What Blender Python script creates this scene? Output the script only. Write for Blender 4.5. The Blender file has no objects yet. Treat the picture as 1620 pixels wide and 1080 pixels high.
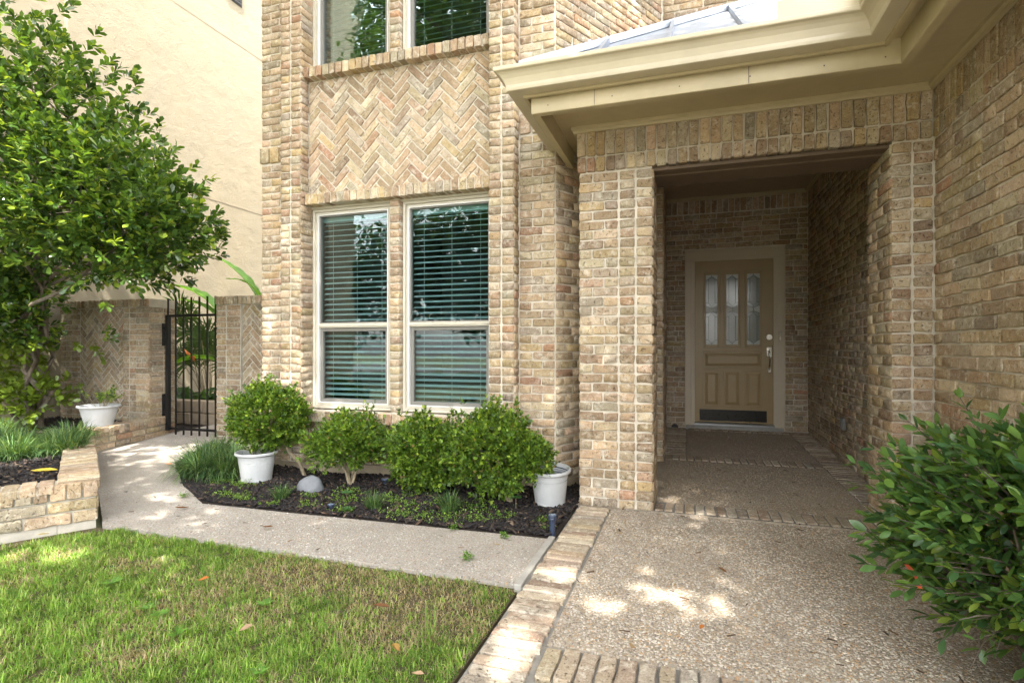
import bpy, math, random
import numpy as np
from mathutils import Vector, Matrix, noise as mnoise
random.seed(7); rng = np.random.default_rng(7)
sc = bpy.context.scene
COL = sc.collection
R = math.radians

# ------------------------------------------------------------------ camera, sky, sun, exposure
YAW = R(18.07); CC, SS = math.cos(YAW), math.sin(YAW); FPX, HC = 855.0, 1.11
cam = bpy.data.cameras.new('camera'); cam_o = bpy.data.objects.new('camera', cam); COL.objects.link(cam_o)
cam.sensor_width = 36.0; cam.lens = FPX / 1620 * 36; cam.shift_y = 9 / 1620
cam.clip_start = 0.05; cam.clip_end = 500
cam_o.location = (0, 0, HC); cam_o.rotation_euler = (R(90), 0, YAW)
sc.camera = cam_o
SUN = Vector((0.15, -0.50, 0.84)).normalized()
world = bpy.data.worlds.new('World'); sc.world = world; world.use_nodes = True
wn = world.node_tree; wn.nodes.clear()
sky = wn.nodes.new('ShaderNodeTexSky'); sky.sky_type = 'NISHITA'; sky.sun_disc = False
sky.sun_elevation = math.asin(SUN.z); sky.sun_rotation = math.atan2(SUN.x, SUN.y)
sky.dust_density = 3.0; sky.air_density = 1.0
hs = wn.nodes.new('ShaderNodeHueSaturation'); hs.inputs['Saturation'].default_value = 0.2
bg = wn.nodes.new('ShaderNodeBackground'); bg.inputs['Strength'].default_value = 0.15
wo = wn.nodes.new('ShaderNodeOutputWorld')
wn.links.new(sky.outputs[0], hs.inputs['Color']); wn.links.new(hs.outputs[0], bg.inputs['Color']); wn.links.new(bg.outputs[0], wo.inputs[0])
sl = bpy.data.lights.new('sun', 'SUN'); sl.energy = 2.0; sl.angle = R(0.53); sl.color = (1.0, 0.95, 0.86)
so = bpy.data.objects.new('sun', sl); COL.objects.link(so); so.location = SUN * 30
so.rotation_euler = SUN.to_track_quat('Z', 'Y').to_euler()
sc.view_settings.view_transform = 'Standard'; sc.view_settings.look = 'None'
sc.view_settings.gamma = 1.0; sc.view_settings.use_curve_mapping = False
sc.view_settings.exposure = 3.15
sc.render.engine = 'CYCLES'
sc.cycles.max_bounces = 10; sc.cycles.diffuse_bounces = 7; sc.cycles.transparent_max_bounces = 12
sc.cycles.caustics_reflective = False; sc.cycles.caustics_refractive = False

# ------------------------------------------------------------------ object helpers
def tag(o, label=None, cat=None, group=None, kind=None):
    if label: o['label'] = label
    if cat: o['category'] = cat
    if group: o['group'] = group
    if kind: o['kind'] = kind
    return o
def thing(name, label, cat, loc=(0, 0, 0), rz=0, group=None):
    o = bpy.data.objects.new(name, None); COL.objects.link(o)
    o.location = loc; o.rotation_euler = (0, 0, rz); o.empty_display_size = 0.1
    return tag(o, label, cat, group)
def link(name, me, parent=None, world_coords=True):
    o = bpy.data.objects.new(name, me); COL.objects.link(o)
    if parent is not None:
        o.parent = parent
        if world_coords:
            p, M = parent, Matrix.Identity(4)
            while p is not None:
                M = Matrix.LocRotScale(p.location, p.rotation_euler, p.scale) @ M if p.parent is None else M
                p = p.parent
            o.matrix_parent_inverse = M.inverted() if parent.parent is None else Matrix.Identity(4)
    return o
class MB:
    def __init__(s): s.v = []; s.f = []; s.sm = False
    def add(s, vs, fs):
        n = len(s.v); s.v += [tuple(v) for v in vs]; s.f += [tuple(i + n for i in f) for f in fs]; return s
    def box(s, x0, x1, y0, y1, z0, z1):
        return s.add([(x0, y0, z0), (x1, y0, z0), (x1, y1, z0), (x0, y1, z0), (x0, y0, z1), (x1, y0, z1), (x1, y1, z1), (x0, y1, z1)],
                     [(0, 3, 2, 1), (4, 5, 6, 7), (0, 1, 5, 4), (1, 2, 6, 5), (2, 3, 7, 6), (3, 0, 4, 7)])
    def prism(s, poly, z0, z1):
        n = len(poly)
        return s.add([(x, y, z0) for x, y in poly] + [(x, y, z1) for x, y in poly],
                     [tuple(reversed(range(n))), tuple(range(n, 2 * n))] + [(i, (i + 1) % n, n + (i + 1) % n, n + i) for i in range(n)])
    def tube(s, pts, rad, n=8, cap=True):
        pts = [Vector(p) for p in pts]; rings = []
        if not hasattr(rad, '__len__'): rad = [rad] * len(pts)
        ref = Vector((0.3, 0.2, 0.93))
        vs = []
        for i, p in enumerate(pts):
            t = (pts[min(i + 1, len(pts) - 1)] - pts[max(i - 1, 0)]).normalized()
            a = t.cross(ref)
            if a.length < 1e-3: a = t.cross(Vector((1, 0, 0)))
            a.normalize(); b = t.cross(a)
            for k in range(n):
                an = 2 * math.pi * k / n
                vs.append(p + (a * math.cos(an) + b * math.sin(an)) * rad[i])
        fs = [(i * n + k, i * n + (k + 1) % n, (i + 1) * n + (k + 1) % n, (i + 1) * n + k) for i in range(len(pts) - 1) for k in range(n)]
        if cap: fs += [tuple(range(n)), tuple((len(pts) - 1) * n + k for k in reversed(range(n)))]
        return s.add(vs, fs)
    def lathe(s, prof, n=36, cx=0, cy=0):
        vs = [(cx + r * math.cos(2 * math.pi * k / n), cy + r * math.sin(2 * math.pi * k / n), z) for r, z in prof for k in range(n)]
        return s.add(vs, [(i * n + k, i * n + (k + 1) % n, (i + 1) * n + (k + 1) % n, (i + 1) * n + k) for i in range(len(prof) - 1) for k in range(n)])
    def build(s, name, mat, parent=None, smooth=False, bevel=0, wc=True):
        me = bpy.data.meshes.new(name); me.from_pydata(s.v, [], s.f); me.update()
        me.materials.append(mat)
        if smooth: me.polygons.foreach_set('use_smooth', [True] * len(me.polygons))
        o = link(name, me, parent, wc)
        if bevel:
            b = o.modifiers.new('bevel', 'BEVEL'); b.width = bevel; b.segments = 2; b.limit_method = 'ANGLE'
        return o
def nmesh(name, V, F, mat, parent=None, col=None, smooth=False, wc=True):
    """big mesh from arrays; F is (n,3) or (n,4)"""
    V = np.asarray(V, np.float32); F = np.asarray(F, np.int32); k = F.shape[1]
    me = bpy.data.meshes.new(name)
    me.vertices.add(len(V)); me.vertices.foreach_set('co', V.ravel())
    me.loops.add(F.size); me.loops.foreach_set('vertex_index', F.ravel())
    me.polygons.add(len(F)); me.polygons.foreach_set('loop_start', np.arange(0, F.size, k, dtype=np.int32))
    me.polygons.foreach_set('loop_total', np.full(len(F), k, np.int32))
    if smooth: me.polygons.foreach_set('use_smooth', np.ones(len(F), bool))
    me.update(calc_edges=True)
    if col is not None:
        a = me.color_attributes.new('Col', 'FLOAT_COLOR', 'POINT')
        c4 = np.ones((len(V), 4), np.float32); c4[:, :3] = col; a.data.foreach_set('color', c4.ravel())
    me.materials.append(mat)
    return link(name, me, parent, wc)

# ------------------------------------------------------------------ materials
class NT:
    def __init__(s, name):
        s.m = bpy.data.materials.new(name); s.m.use_nodes = True; s.t = s.m.node_tree; s.t.nodes.clear()
        s.out = s.n('ShaderNodeOutputMaterial')
    def n(s, ty, ins=None, **kw):
        nd = s.t.nodes.new(ty)
        for k, v in kw.items(): setattr(nd, k, v)
        for k, v in (ins or {}).items():
            if hasattr(v, 'is_output'): s.t.links.new(v, nd.inputs[k])
            else: nd.inputs[k].default_value = v
        return nd
    def pos(s, scale=(1, 1, 1), obj=False):
        g = s.n('ShaderNodeTexCoord').outputs['Object'] if obj else s.n('ShaderNodeNewGeometry').outputs['Position']
        return s.n('ShaderNodeMapping', {'Vector': g, 'Scale': scale}).outputs[0]
    def noise(s, vec, scale, detail=4, rough=0.55, dist=0): return s.n('ShaderNodeTexNoise', {'Vector': vec, 'Scale': scale, 'Detail': detail, 'Roughness': rough, 'Distortion': dist}).outputs[0]
    def ramp(s, fac, stops):
        r = s.n('ShaderNodeValToRGB', {'Fac': fac}); e = r.color_ramp.elements
        while len(e) < len(stops): e.new(0.5)
        for el, (p, c) in zip(e, stops): el.position = p; el.color = c if len(c) == 4 else (*c, 1)
        return r.outputs[0]
    def mr(s, v, a, b, c=0.0, d=1.0): return s.n('ShaderNodeMapRange', {'Value': v, 'From Min': a, 'From Max': b, 'To Min': c, 'To Max': d}).outputs[0]
    def mix(s, f, a, b, mode='MIX'):
        nd = s.n('ShaderNodeMix', data_type='RGBA', blend_type=mode)
        for i, v in ((0, f), (6, a), (7, b)):
            if hasattr(v, 'is_output'): s.t.links.new(v, nd.inputs[i])
            else: nd.inputs[i].default_value = v if i == 0 or len(v) == 4 else (*v, 1)
        return nd.outputs[2]
    def math(s, op, a, b=0.0):
        return s.n('ShaderNodeMath', {0: a, 1: b}, operation=op).outputs[0]
    def bump(s, h, strength=0.5, dist=0.01, normal=None):
        i = {'Height': h, 'Strength': strength, 'Distance': dist}
        if normal is not None: i['Normal'] = normal
        return s.n('ShaderNodeBump', i).outputs[0]
    def done(s, color, rough=0.8, normal=None, metal=0.0, spec=0.5, **kw):
        i = {'Base Color': color if hasattr(color, 'is_output') else (*color, 1)[:4], 'Roughness': rough, 'Metallic': metal, 'Specular IOR Level': spec}
        if normal is not None: i['Normal'] = normal
        i.update(kw)
        p = s.n('ShaderNodeBsdfPrincipled', i); s.t.links.new(p.outputs[0], s.out.inputs[0]); return s.m

MORTAR = (0.73, 0.67, 0.56)
def mat_brick(name, mode, grime=0.0):
    t = NT(name); P = t.pos()
    if mode == 'obj': base = t.n('ShaderNodeObjectInfo').outputs['Color']
    else: base = t.n('ShaderNodeVertexColor', layer_name='Col').outputs['Color']
    n1 = t.noise(P, 22, 5, 0.65); n2 = t.noise(P, 160, 4, 0.6); n3 = t.noise(P, 9, 3, 0.6, 0.6)
    c = t.mix(t.mr(n1, 0.38, 0.66, 0, 0.6), base, t.mix(0.55, base, (0.30, 0.20, 0.13), 'MULTIPLY'))
    c = t.mix(t.mr(n2, 0.3, 0.7, 0.0, 1.0), t.mix(0.35, c, (0, 0, 0)), t.mix(0.16, c, (0.75, 0.68, 0.56)))
    smear = t.math('MULTIPLY', t.mr(t.noise(P, 31, 6, 0.7, 0.4), 0.48, 0.64), t.mr(n3, 0.36, 0.58))
    c = t.mix(t.math('MULTIPLY', smear, 0.6), c, MORTAR)
    pit = t.mr(t.noise(P, 75, 3, 0.7), 0.60, 0.68)
    c = t.mix(t.math('MULTIPLY', pit, 0.7), c, (0.07, 0.055, 0.04))
    if grime: c = t.mix(t.mr(t.noise(P, 5, 4, 0.6), 0.4, 0.75, 0, grime), c, (0.09, 0.085, 0.06))
    h = t.math('ADD', t.math('MULTIPLY', n2, 0.5), t.math('SUBTRACT', t.math('MULTIPLY', n1, 0.6), pit))
    return t.done(c, 0.9, t.bump(h, 1.0, 0.007), spec=0.25)
def mat_mortar(name, col=MORTAR):
    t = NT(name); P = t.pos()
    n = t.noise(P, 14, 5, 0.6); n2 = t.noise(P, 260, 3, 0.6)
    c = t.mix(t.mr(n, 0.35, 0.7, 0, 0.55), col, tuple(x * 0.62 for x in col))
    c = t.mix(t.mr(n2, 0.4, 0.65, 0, 0.35), c, tuple(x * 0.6 for x in col))
    return t.done(c, 0.95, t.bump(t.math('ADD', n, t.math('MULTIPLY', n2, 0.4)), 0.6, 0.004), spec=0.2)
def mat_paint(name, col, rough=0.5, bumps=0.15, scale=60, dirt=0.15, stretch=(1, 1, 1)):
    t = NT(name); P = t.pos(stretch)
    n = t.noise(P, scale, 4, 0.6); d = t.noise(t.pos(), 3.1, 5, 0.65)
    c = t.mix(t.mr(d, 0.35, 0.75, 0, dirt), col, tuple(x * 0.55 for x in col))
    c = t.mix(t.mr(n, 0.45, 0.7, 0, 0.10), c, tuple(x * 0.7 for x in col))
    return t.done(c, rough, t.bump(n, bumps, 0.004), spec=0.4)
def mat_plain(name, col, rough=0.5, metal=0.0, spec=0.5):
    t = NT(name); n = t.noise(t.pos(), 40, 4, 0.6)
    c = t.mix(t.mr(n, 0.3, 0.7, 0, 0.25), col, tuple(x * 0.6 for x in col))
    return t.done(c, t.mr(n, 0.3, 0.7, rough * 0.85, min(1, rough * 1.2)), t.bump(n, 0.05, 0.003), metal, spec)
def mat_leaf(name, rough=0.38, trans=0.35, use_obj=False, spec=0.5):
    t = NT(name)
    c = t.n('ShaderNodeObjectInfo').outputs['Color'] if use_obj else t.n('ShaderNodeVertexColor', layer_name='Col').outputs['Color']
    n = t.noise(t.pos(), 30, 3, 0.5); c = t.mix(t.mr(n, 0.35, 0.7, 0, 0.3), c, t.mix(0.6, c, (0.05, 0.07, 0.02), 'MIX'))
    p = t.n('ShaderNodeBsdfPrincipled', {'Base Color': c, 'Roughness': rough, 'Specular IOR Level': spec, 'Normal': t.bump(t.noise(t.pos(), 220, 2, 0.5), 0.12, 0.002)})
    tc = t.mix(1.0, c, (1.9, 1.75, 0.7), 'MULTIPLY')
    tr = t.n('ShaderNodeBsdfTranslucent', {'Color': tc})
    m = t.n('ShaderNodeMixShader', {0: trans}); t.t.links.new(p.outputs[0], m.inputs[1]); t.t.links.new(tr.outputs[0], m.inputs[2])
    t.t.links.new(m.outputs[0], t.out.inputs[0]); return t.m
def mat_glass(name, tint, refl=1.0, rough=0.0, wob=0.0):
    t = NT(name)
    fr = t.n('ShaderNodeFresnel', {'IOR': 1.5})
    nrm = t.bump(t.noise(t.pos(), 5, 2, 0.4), wob, 0.02) if wob else None
    i = {'Color': (1, 1, 1, 1), 'Roughness': rough}
    if nrm is not None: i['Normal'] = nrm
    g = t.n('ShaderNodeBsdfGlossy', i); tr = t.n('ShaderNodeBsdfTransparent', {'Color': (*tint, 1)})
    m = t.n('ShaderNodeMixShader', {0: t.n('ShaderNodeMath', {0: t.math('MULTIPLY', fr.outputs[0], 1.15 * refl), 1: 0.01}, operation='ADD').outputs[0]})
    t.t.links.new(tr.outputs[0], m.inputs[1]); t.t.links.new(g.outputs[0], m.inputs[2]); t.t.links.new(m.outputs[0], t.out.inputs[0]); return t.m
def mat_aggregate(name, c1=(0.36, 0.31, 0.24), dark=(0.20, 0.165, 0.13), scale=95):
    t = NT(name); P = t.pos()
    v = t.n('ShaderNodeTexVoronoi', {'Vector': P, 'Scale': scale})
    vd = v.outputs['Distance']; vc = t.n('ShaderNodeSeparateColor', {0: v.outputs['Color']}).outputs[0]
    peb = t.ramp(vc, [(0.0, (0.16, 0.12, 0.09)), (0.2, (0.34, 0.26, 0.18)), (0.4, (0.50, 0.45, 0.38)), (0.6, (0.36, 0.22, 0.12)), (0.75, (0.62, 0.58, 0.52)), (1.0, (0.28, 0.26, 0.24))])
    big = t.noise(P, 1.8, 5, 0.65)
    c = t.mix(t.mr(vd, 0.25, 0.5), peb, c1)
    c = t.mix(t.mr(big, 0.38, 0.72, 0, 0.5), c, dark)
    h = t.math('ADD', t.math('MULTIPLY', t.math('SUBTRACT', 1.0, vd), 0.9), t.noise(P, 30, 3, 0.6))
    return t.done(c, 0.85, t.bump(h, 0.8, 0.006), spec=0.3)
def mat_vcol(name, rough=0.8, spec=0.3, bump=0.3, scale=150):
    t = NT(name); c = t.n('ShaderNodeVertexColor', layer_name='Col').outputs['Color']; n = t.noise(t.pos(), scale, 3, 0.6)
    c = t.mix(t.mr(n, 0.35, 0.7, 0, 0.35), c, t.mix(0.5, c, (0.04, 0.03, 0.02)))
    return t.done(c, rough, t.bump(n, bump, 0.003), spec=spec)
def mat_pebble(name):
    t = NT(name); c = t.n('ShaderNodeVertexColor', layer_name='Col').outputs['Color']; P = t.pos()
    a = t.noise(P, 1.3, 5, 0.65); b = t.noise(P, 5.5, 5, 0.7)
    c = t.mix(t.mr(a, 0.42, 0.68, 0, 0.5), c, (0.16, 0.13, 0.10)); c = t.mix(t.mr(b, 0.55, 0.72, 0, 0.6), c, (0.20, 0.165, 0.125)); c = t.mix(t.mr(b, 0.40, 0.28, 0, 0.45), c, (0.66, 0.63, 0.57))
    return t.done(c, 0.6, t.bump(t.noise(P, 60, 3, 0.6), 0.15, 0.003), spec=0.4)
def mat_bark(name, col):
    t = NT(name); P = t.pos((1, 1, 0.3)); n = t.noise(P, 45, 5, 0.65); b = t.noise(t.pos(), 8, 3)
    c = t.mix(t.mr(n, 0.35, 0.7), col, tuple(x * 0.4 for x in col)); c = t.mix(t.mr(b, 0.5, 0.7, 0, 0.5), c, (0.25, 0.24, 0.2))
    return t.done(c, 0.9, t.bump(n, 0.9, 0.01), spec=0.2)
def mat_stucco(name, col):
    t = NT(name); P = t.pos(); n = t.noise(P, 3.2, 5, 0.6); f = t.noise(P, 90, 4, 0.7); g = t.noise(t.pos((1, 1, 0.25)), 1.1, 5, 0.7)
    c = t.mix(t.mr(n, 0.35, 0.7, 0, 0.35), col, tuple(x * 0.78 for x in col))
    c = t.mix(t.mr(g, 0.42, 0.7, 0, 0.55), c, (0.33, 0.29, 0.22))
    return t.done(c, 0.92, t.bump(t.math('ADD', t.math('MULTIPLY', n, 2.2), f), 0.8, 0.03), spec=0.2)
M = dict(bounce_concrete=mat_mortar('pale_concrete', (0.50, 0.47, 0.42)),
    brick_j=mat_brick('old_brick_joined', 'col'), brick_o=mat_brick('old_brick', 'obj'),
    brick_gj=mat_brick('garden_brick_joined', 'col', 0.35), brick_go=mat_brick('garden_brick', 'obj', 0.35),
    mortar=mat_mortar('mortar'), gmortar=mat_mortar('garden_mortar', (0.52, 0.48, 0.40)), pmortar=mat_mortar('paving_mortar', (0.25, 0.235, 0.21)),
    concrete=mat_mortar('concrete', (0.42, 0.40, 0.36)),
    trim=mat_paint('beige_trim_paint', (0.48, 0.40, 0.24), 0.45, 0.4, 35, 0.42, (0.25, 1, 1)),
    gutter=mat_paint('gutter_enamel', (0.54, 0.47, 0.33), 0.30, 0.04, 20, 0.35),
    frame=mat_paint('window_frame_vinyl', (0.55, 0.51, 0.42), 0.42, 0.04, 30, 0.08),
    frame_grey=mat_paint('sash_grey_vinyl', (0.22, 0.21, 0.19), 0.4, 0.03, 30, 0.1),
    white_line=mat_paint('window_white_edge', (0.74, 0.73, 0.70), 0.35, 0.02, 30, 0.05),
    slat=mat_plain('blind_slat_vinyl', (0.36, 0.47, 0.49), 0.4), cord=mat_plain('blind_cord', (0.5, 0.55, 0.55), 0.7),
    glass=mat_glass('window_glass', (0.84, 0.93, 0.92), 0.6, 0.0, 0.05), glass_d=mat_plain('door_glass', (0.27, 0.29, 0.26), 0.12),
    frost=mat_plain('frosted_lite', (0.46, 0.48, 0.44), 0.35), lead=mat_plain('lead_came', (0.03, 0.03, 0.03), 0.4, 0.6),
    room=mat_plain('dark_room', (0.035, 0.035, 0.035), 0.9), door=mat_paint('olive_door_paint', (0.37, 0.265, 0.125), 0.38, 0.3, 50, 0.2, (1, 1, 0.08)),
    doortrim=mat_paint('door_casing_paint', (0.58, 0.50, 0.37), 0.5, 0.1, 40, 0.15), ceil=mat_paint('porch_ceiling_paint', (0.46, 0.38, 0.27), 0.6, 0.1, 30, 0.2),
    kick=mat_plain('bronze_kickplate', (0.02, 0.018, 0.015), 0.3, 0.6), nickel=mat_plain('nickel', (0.55, 0.52, 0.46), 0.22, 1.0), alu=mat_plain('threshold_metal', (0.35, 0.36, 0.36), 0.35, 0.8),
    rust=mat_paint('lintel_rust', (0.15, 0.105, 0.07), 0.8, 0.5, 60, 0.4), metalroof=mat_plain('standing_seam_metal', (0.33, 0.36, 0.41), 0.45, 0.5),
    iron=mat_plain('black_iron', (0.012, 0.012, 0.013), 0.42, 0.3), stucco=mat_stucco('yellow_stucco', (0.38, 0.325, 0.225)), vent=mat_plain('vent_dark', (0.05, 0.05, 0.05), 0.7),
    agg=mat_aggregate('exposed_aggregate'), agg2=mat_aggregate('path_aggregate', (0.36, 0.33, 0.29), (0.19, 0.17, 0.145), 95), peb=mat_pebble('pebbles'),
    leaf=mat_leaf('leaf_glossy', 0.24, 0.30, False, .6), leaf_o=mat_leaf('leaf_glossy_single', 0.24, 0.30, True, .6), leafk=mat_leaf('oak_leaf', 0.6, 0.15, False, 0.2), leafm=mat_leaf('leaf_matt', 0.5, 0.35), grass=mat_leaf('grass_blade', 0.6, 0.35, False, 0.25),
    bark=mat_bark('bark', (0.20, 0.16, 0.12)), twig=mat_bark('pale_twig', (0.36, 0.29, 0.19)),
    turf=mat_mortar('far_turf', (0.16, 0.17, 0.09)), mulchb=mat_mortar('mulch_soil', (0.035, 0.028, 0.024)), chip=mat_vcol('mulch_chips', 0.8, 0.25, 0.4, 200), soil=mat_mortar('lawn_soil', (0.10, 0.08, 0.045)),
    rock=mat_mortar('grey_rock', (0.19, 0.20, 0.215)), pot=mat_paint('whitewashed_pot', (0.52, 0.53, 0.53), 0.7, 0.5, 45, 0.55), potin=mat_plain('blue_grey_water', (0.05, 0.07, 0.10), 0.12),
    lightm=mat_plain('dark_blue_plastic', (0.035, 0.05, 0.09), 0.3), lens=mat_plain('solar_cell', (0.20, 0.25, 0.34), 0.15), stone=mat_mortar('stone_block', (0.36, 0.29, 0.21)),
    asphalt=mat_mortar('asphalt', (0.18, 0.175, 0.165)), ribbon=mat_plain('orange_ribbon', (0.80, 0.12, 0.03), 0.5), dryleaf=mat_leaf('dry_leaf', 0.7, 0.2, True, 0.2),
    found=mat_mortar('foundation', (0.34, 0.28, 0.20)), banana=mat_leaf('banana_leaf', 0.4, 0.45), bloom=mat_plain('orange_bloom', (0.75, 0.22, 0.04), 0.5))

# ------------------------------------------------------------------ brick machinery
K = 0.0655
PAL = [((0.52, 0.435, 0.31), 20), ((0.46, 0.365, 0.25), 15), ((0.46, 0.42, 0.345), 9), ((0.53, 0.42, 0.31), 13), ((0.34, 0.25, 0.17), 5),
       ((0.45, 0.285, 0.185), 3), ((0.50, 0.40, 0.235), 9), ((0.33, 0.29, 0.235), 3), ((0.60, 0.53, 0.41), 18), ((0.42, 0.325, 0.225), 7)]
PALW = [w for c, w in PAL]
def sat(c, k):
    g = 0.3 * c[0] + 0.59 * c[1] + 0.11 * c[2]; return tuple(max(0.01, g + (x - g) * k) for x in c)
PAL = [(tuple(min(.66, x * q) for x, q in zip(sat(c, 1.06), (1.06, 0.955, 0.83))), w) for c, w in PAL]
def bcol(mul=1.0):
    c = random.choices(PAL, PALW)[0][0]; k = random.uniform(0.74, 1.18) * mul
    return tuple(min(0.8, x * k * random.uniform(0.96, 1.04)) for x in c)
def outline_brick(poly, seed, depth=0.05, rc=0.0055, jit=0.0016):
    """rounded worn brick from a convex outline (x,z); front at y=0, body towards +y"""
    r = random.Random(seed); n = len(poly); pts = []
    for i in range(n):
        p, q, w = Vector(poly[i]), Vector(poly[i - 1]), Vector(poly[(i + 1) % n])
        a, b = (q - p), (w - p); ra = min(rc * r.uniform(0.5, 1.5), a.length * 0.35, b.length * 0.35)
        pts.append(p + a.normalized() * ra); pts.append(p + b.normalized() * ra)
        if b.length > 0.09:
            for tt in ((0.5,) if b.length < 0.14 else (0.36, 0.66)): pts.append(p + b * (tt + r.uniform(-0.08, 0.08)))
    pts = [p + Vector((r.gauss(0, jit), r.gauss(0, jit))) for p in pts]
    c = sum(pts, Vector((0, 0))) / len(pts); m = len(pts); vs = []
    for p in pts: vs.append((p.x, depth, p.y))
    for p in pts: vs.append((p.x, 0.0040 + r.uniform(-0.001, 0.0015), p.y))
    for p in pts:
        d = (c - p); d = d.normalized() * min(0.0042 * r.uniform(0.6, 1.7), d.length * 0.4)
        vs.append((p.x + d.x, r.uniform(-0.0002, 0.0007), p.y + d.y))
    vs.append((c.x + r.uniform(-.01, .01), r.uniform(-0.0006, 0.0003), c.y))
    fs = []
    for i in range(m):
        j = (i + 1) % m
        fs += [(i, j, m + j, m + i), (m + i, m + j, 2 * m + j, 2 * m + i), (2 * m + i, 2 * m + j, 3 * m)]
    return vs, fs
def tri(fs):
    o = []
    for f in fs:
        for k in range(1, len(f) - 1): o.append((f[0], f[k], f[k + 1]))
    return o
TPL = {}
def template(w, h, depth):
    key = (max(1, round(w / 0.025)), max(1, round(h / 0.025)), depth, random.randrange(7))
    if key not in TPL:
        W, H = key[0] * 0.025, key[1] * 0.025
        vs, fs = outline_brick([(-W / 2, -H / 2), (W / 2, -H / 2), (W / 2, H / 2), (-W / 2, H / 2)], str(key), depth)
        TPL[key] = [np.array(vs), np.array(tri(fs)), None, W, H]
    return TPL[key]
class Face:
    """vertical plane seen from outside, running left to right from a to b"""
    def __init__(s, a, b, grp, depth=0.05):
        s.a = Vector((a[0], a[1])); d = Vector((b[0], b[1])) - s.a; s.L = d.length; s.u = d.normalized(); s.inw = Vector((-s.u.y, s.u.x)); s.grp = grp; s.depth = depth
    def mat(s, x, z, out=0.0, roll=0.0):
        o = s.a + s.u * x - s.inw * out
        B = Matrix(((s.u.x, s.inw.x, 0, o.x), (s.u.y, s.inw.y, 0, o.y), (0, 0, 1, z), (0, 0, 0, 1)))
        return B @ Matrix.Rotation(roll, 4, 'Y')
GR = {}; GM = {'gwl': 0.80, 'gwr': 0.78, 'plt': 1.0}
def put(face, x0, x1, z0, z1, kind='brick', out=0.0, j=0.005, mul=1.0):
    if x1 - x0 < 0.018: return
    w, h = (x1 - x0) - 2 * j + random.uniform(-.003, .003), (z1 - z0) - 2 * j + random.uniform(-.003, .003)
    GR.setdefault(face.grp, []).append(dict(kind=kind, M=face.mat((x0 + x1) / 2 + random.uniform(-.0015, .0015), (z0 + z1) / 2 + random.uniform(-.0015, .0015), out + random.uniform(-.001, .006), random.gauss(0, 0.009) if w < 0.15 else random.gauss(0, 0.005)),
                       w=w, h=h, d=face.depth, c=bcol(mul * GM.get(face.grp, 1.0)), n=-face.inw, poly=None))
def put_poly(face, poly, kind, out=0.0):
    GR.setdefault(face.grp, []).append(dict(kind=kind, M=face.mat(0, 0, out + random.uniform(-.002, .004)), w=0.2, h=0.055, d=face.depth, c=bcol(GM.get(face.grp, 1.0)), n=-face.inw, poly=poly))
def rows(z0, z1):
    n = max(1, round((z1 - z0) / K)); k = (z1 - z0) / n
    return [(z0 + i * k, z0 + (i + 1) * k, i) for i in range(n)]
def running(f, s0, s1, z0, z1, L=0.205, kind='brick', out=0.0):
    for a, b, i in rows(z0, z1):
        x = s0 + (0 if i % 2 == 0 else -L / 2) + random.uniform(-0.012, 0.012)
        if i % 5 == 3: x -= L / 4
        while x < s1 - 0.001:
            l = L + random.uniform(-0.012, 0.012)
            if random.random() < 0.06: l = L / 2
            e = x + l
            if s1 - e < 0.035: e = s1
            if s0 - x > 0 and e - s0 < 0.035: x = e; continue
            put(f, max(x, s0), min(e, s1), a, b, kind, out); x = e
def stack(f, s0, s1, z0, z1, kind='brick', out=0.0):
    for a, b, i in rows(z0, z1): put(f, s0, s1, a, b, kind, out)
def alternate(f, s0, s1, z0, z1, frac=0.66, out=0.0):
    for a, b, i in rows(z0, z1):
        m = s0 + (s1 - s0) * (frac if i % 2 else 1 - frac) + random.uniform(-.008, .008); put(f, s0, m, a, b, 'brick', out); put(f, m, s1, a, b, 'brick', out)
def soldier(f, s0, s1, z0, z1, kind='soldier_brick', out=0.0, bw=0.0685):
    n = max(1, round((s1 - s0) / bw)); k = (s1 - s0) / n
    for i in range(n): put(f, s0 + i * k, s0 + (i + 1) * k, z0, z1, kind, out)
def clip(poly, x0, x1, z0, z1):
    for ax, lim, sg in ((0, x0, 1), (0, x1, -1), (1, z0, 1), (1, z1, -1)):
        o = []
        for i in range(len(poly)):
            p, q = poly[i - 1], poly[i]; dp, dq = (p[ax] - lim) * sg, (q[ax] - lim) * sg
            if (dp >= 0) != (dq >= 0):
                t = dp / (dp - dq); o.append((p[0] + (q[0] - p[0]) * t, p[1] + (q[1] - p[1]) * t))
            if dq >= 0: o.append(q)
        poly = o
        if len(poly) < 3: return None
    return poly
def area(p): return 0.5 * abs(sum(p[i - 1][0] * p[i][1] - p[i][0] * p[i - 1][1] for i in range(len(p))))
def herring(f, x0, x1, z0, z1, L=0.2, w=0.0655, kind='herringbone_brick', ox=0.0):
    j = 0.0055; r = math.sqrt(0.5); cx, cz = (x0 + x1) / 2 + ox, (z0 + z1) / 2
    for a in range(-22, 23):
        for b in range(-9, 10):
            bx, by = a * w + b * L, a * w - b * L
            for rect in ((bx, bx + L, by, by + w), (bx + L, bx + L + w, by + w - L, by + w)):
                q = [(rect[0] + j, rect[2] + j), (rect[1] - j, rect[2] + j), (rect[1] - j, rect[3] - j), (rect[0] + j, rect[3] - j)]
                q = [(cx + (x - y) * r, cz + (x + y) * r) for x, y in q]
                if max(p[0] for p in q) < x0 or min(p[0] for p in q) > x1 or max(p[1] for p in q) < z0 or min(p[1] for p in q) > z1: continue
                q = clip(q, x0 + 0.003, x1 - 0.003, z0 + 0.003, z1 - 0.003)
                if q and area(q) > 0.0007: put_poly(f, q, kind)
def project(p):
    Rr = p.x * CC + p.y * SS; D = -p.x * SS + p.y * CC
    if D < 0.2: return None
    return (810 + FPX * Rr / D, 549 - FPX * (p.z - HC) / D, D)
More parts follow.
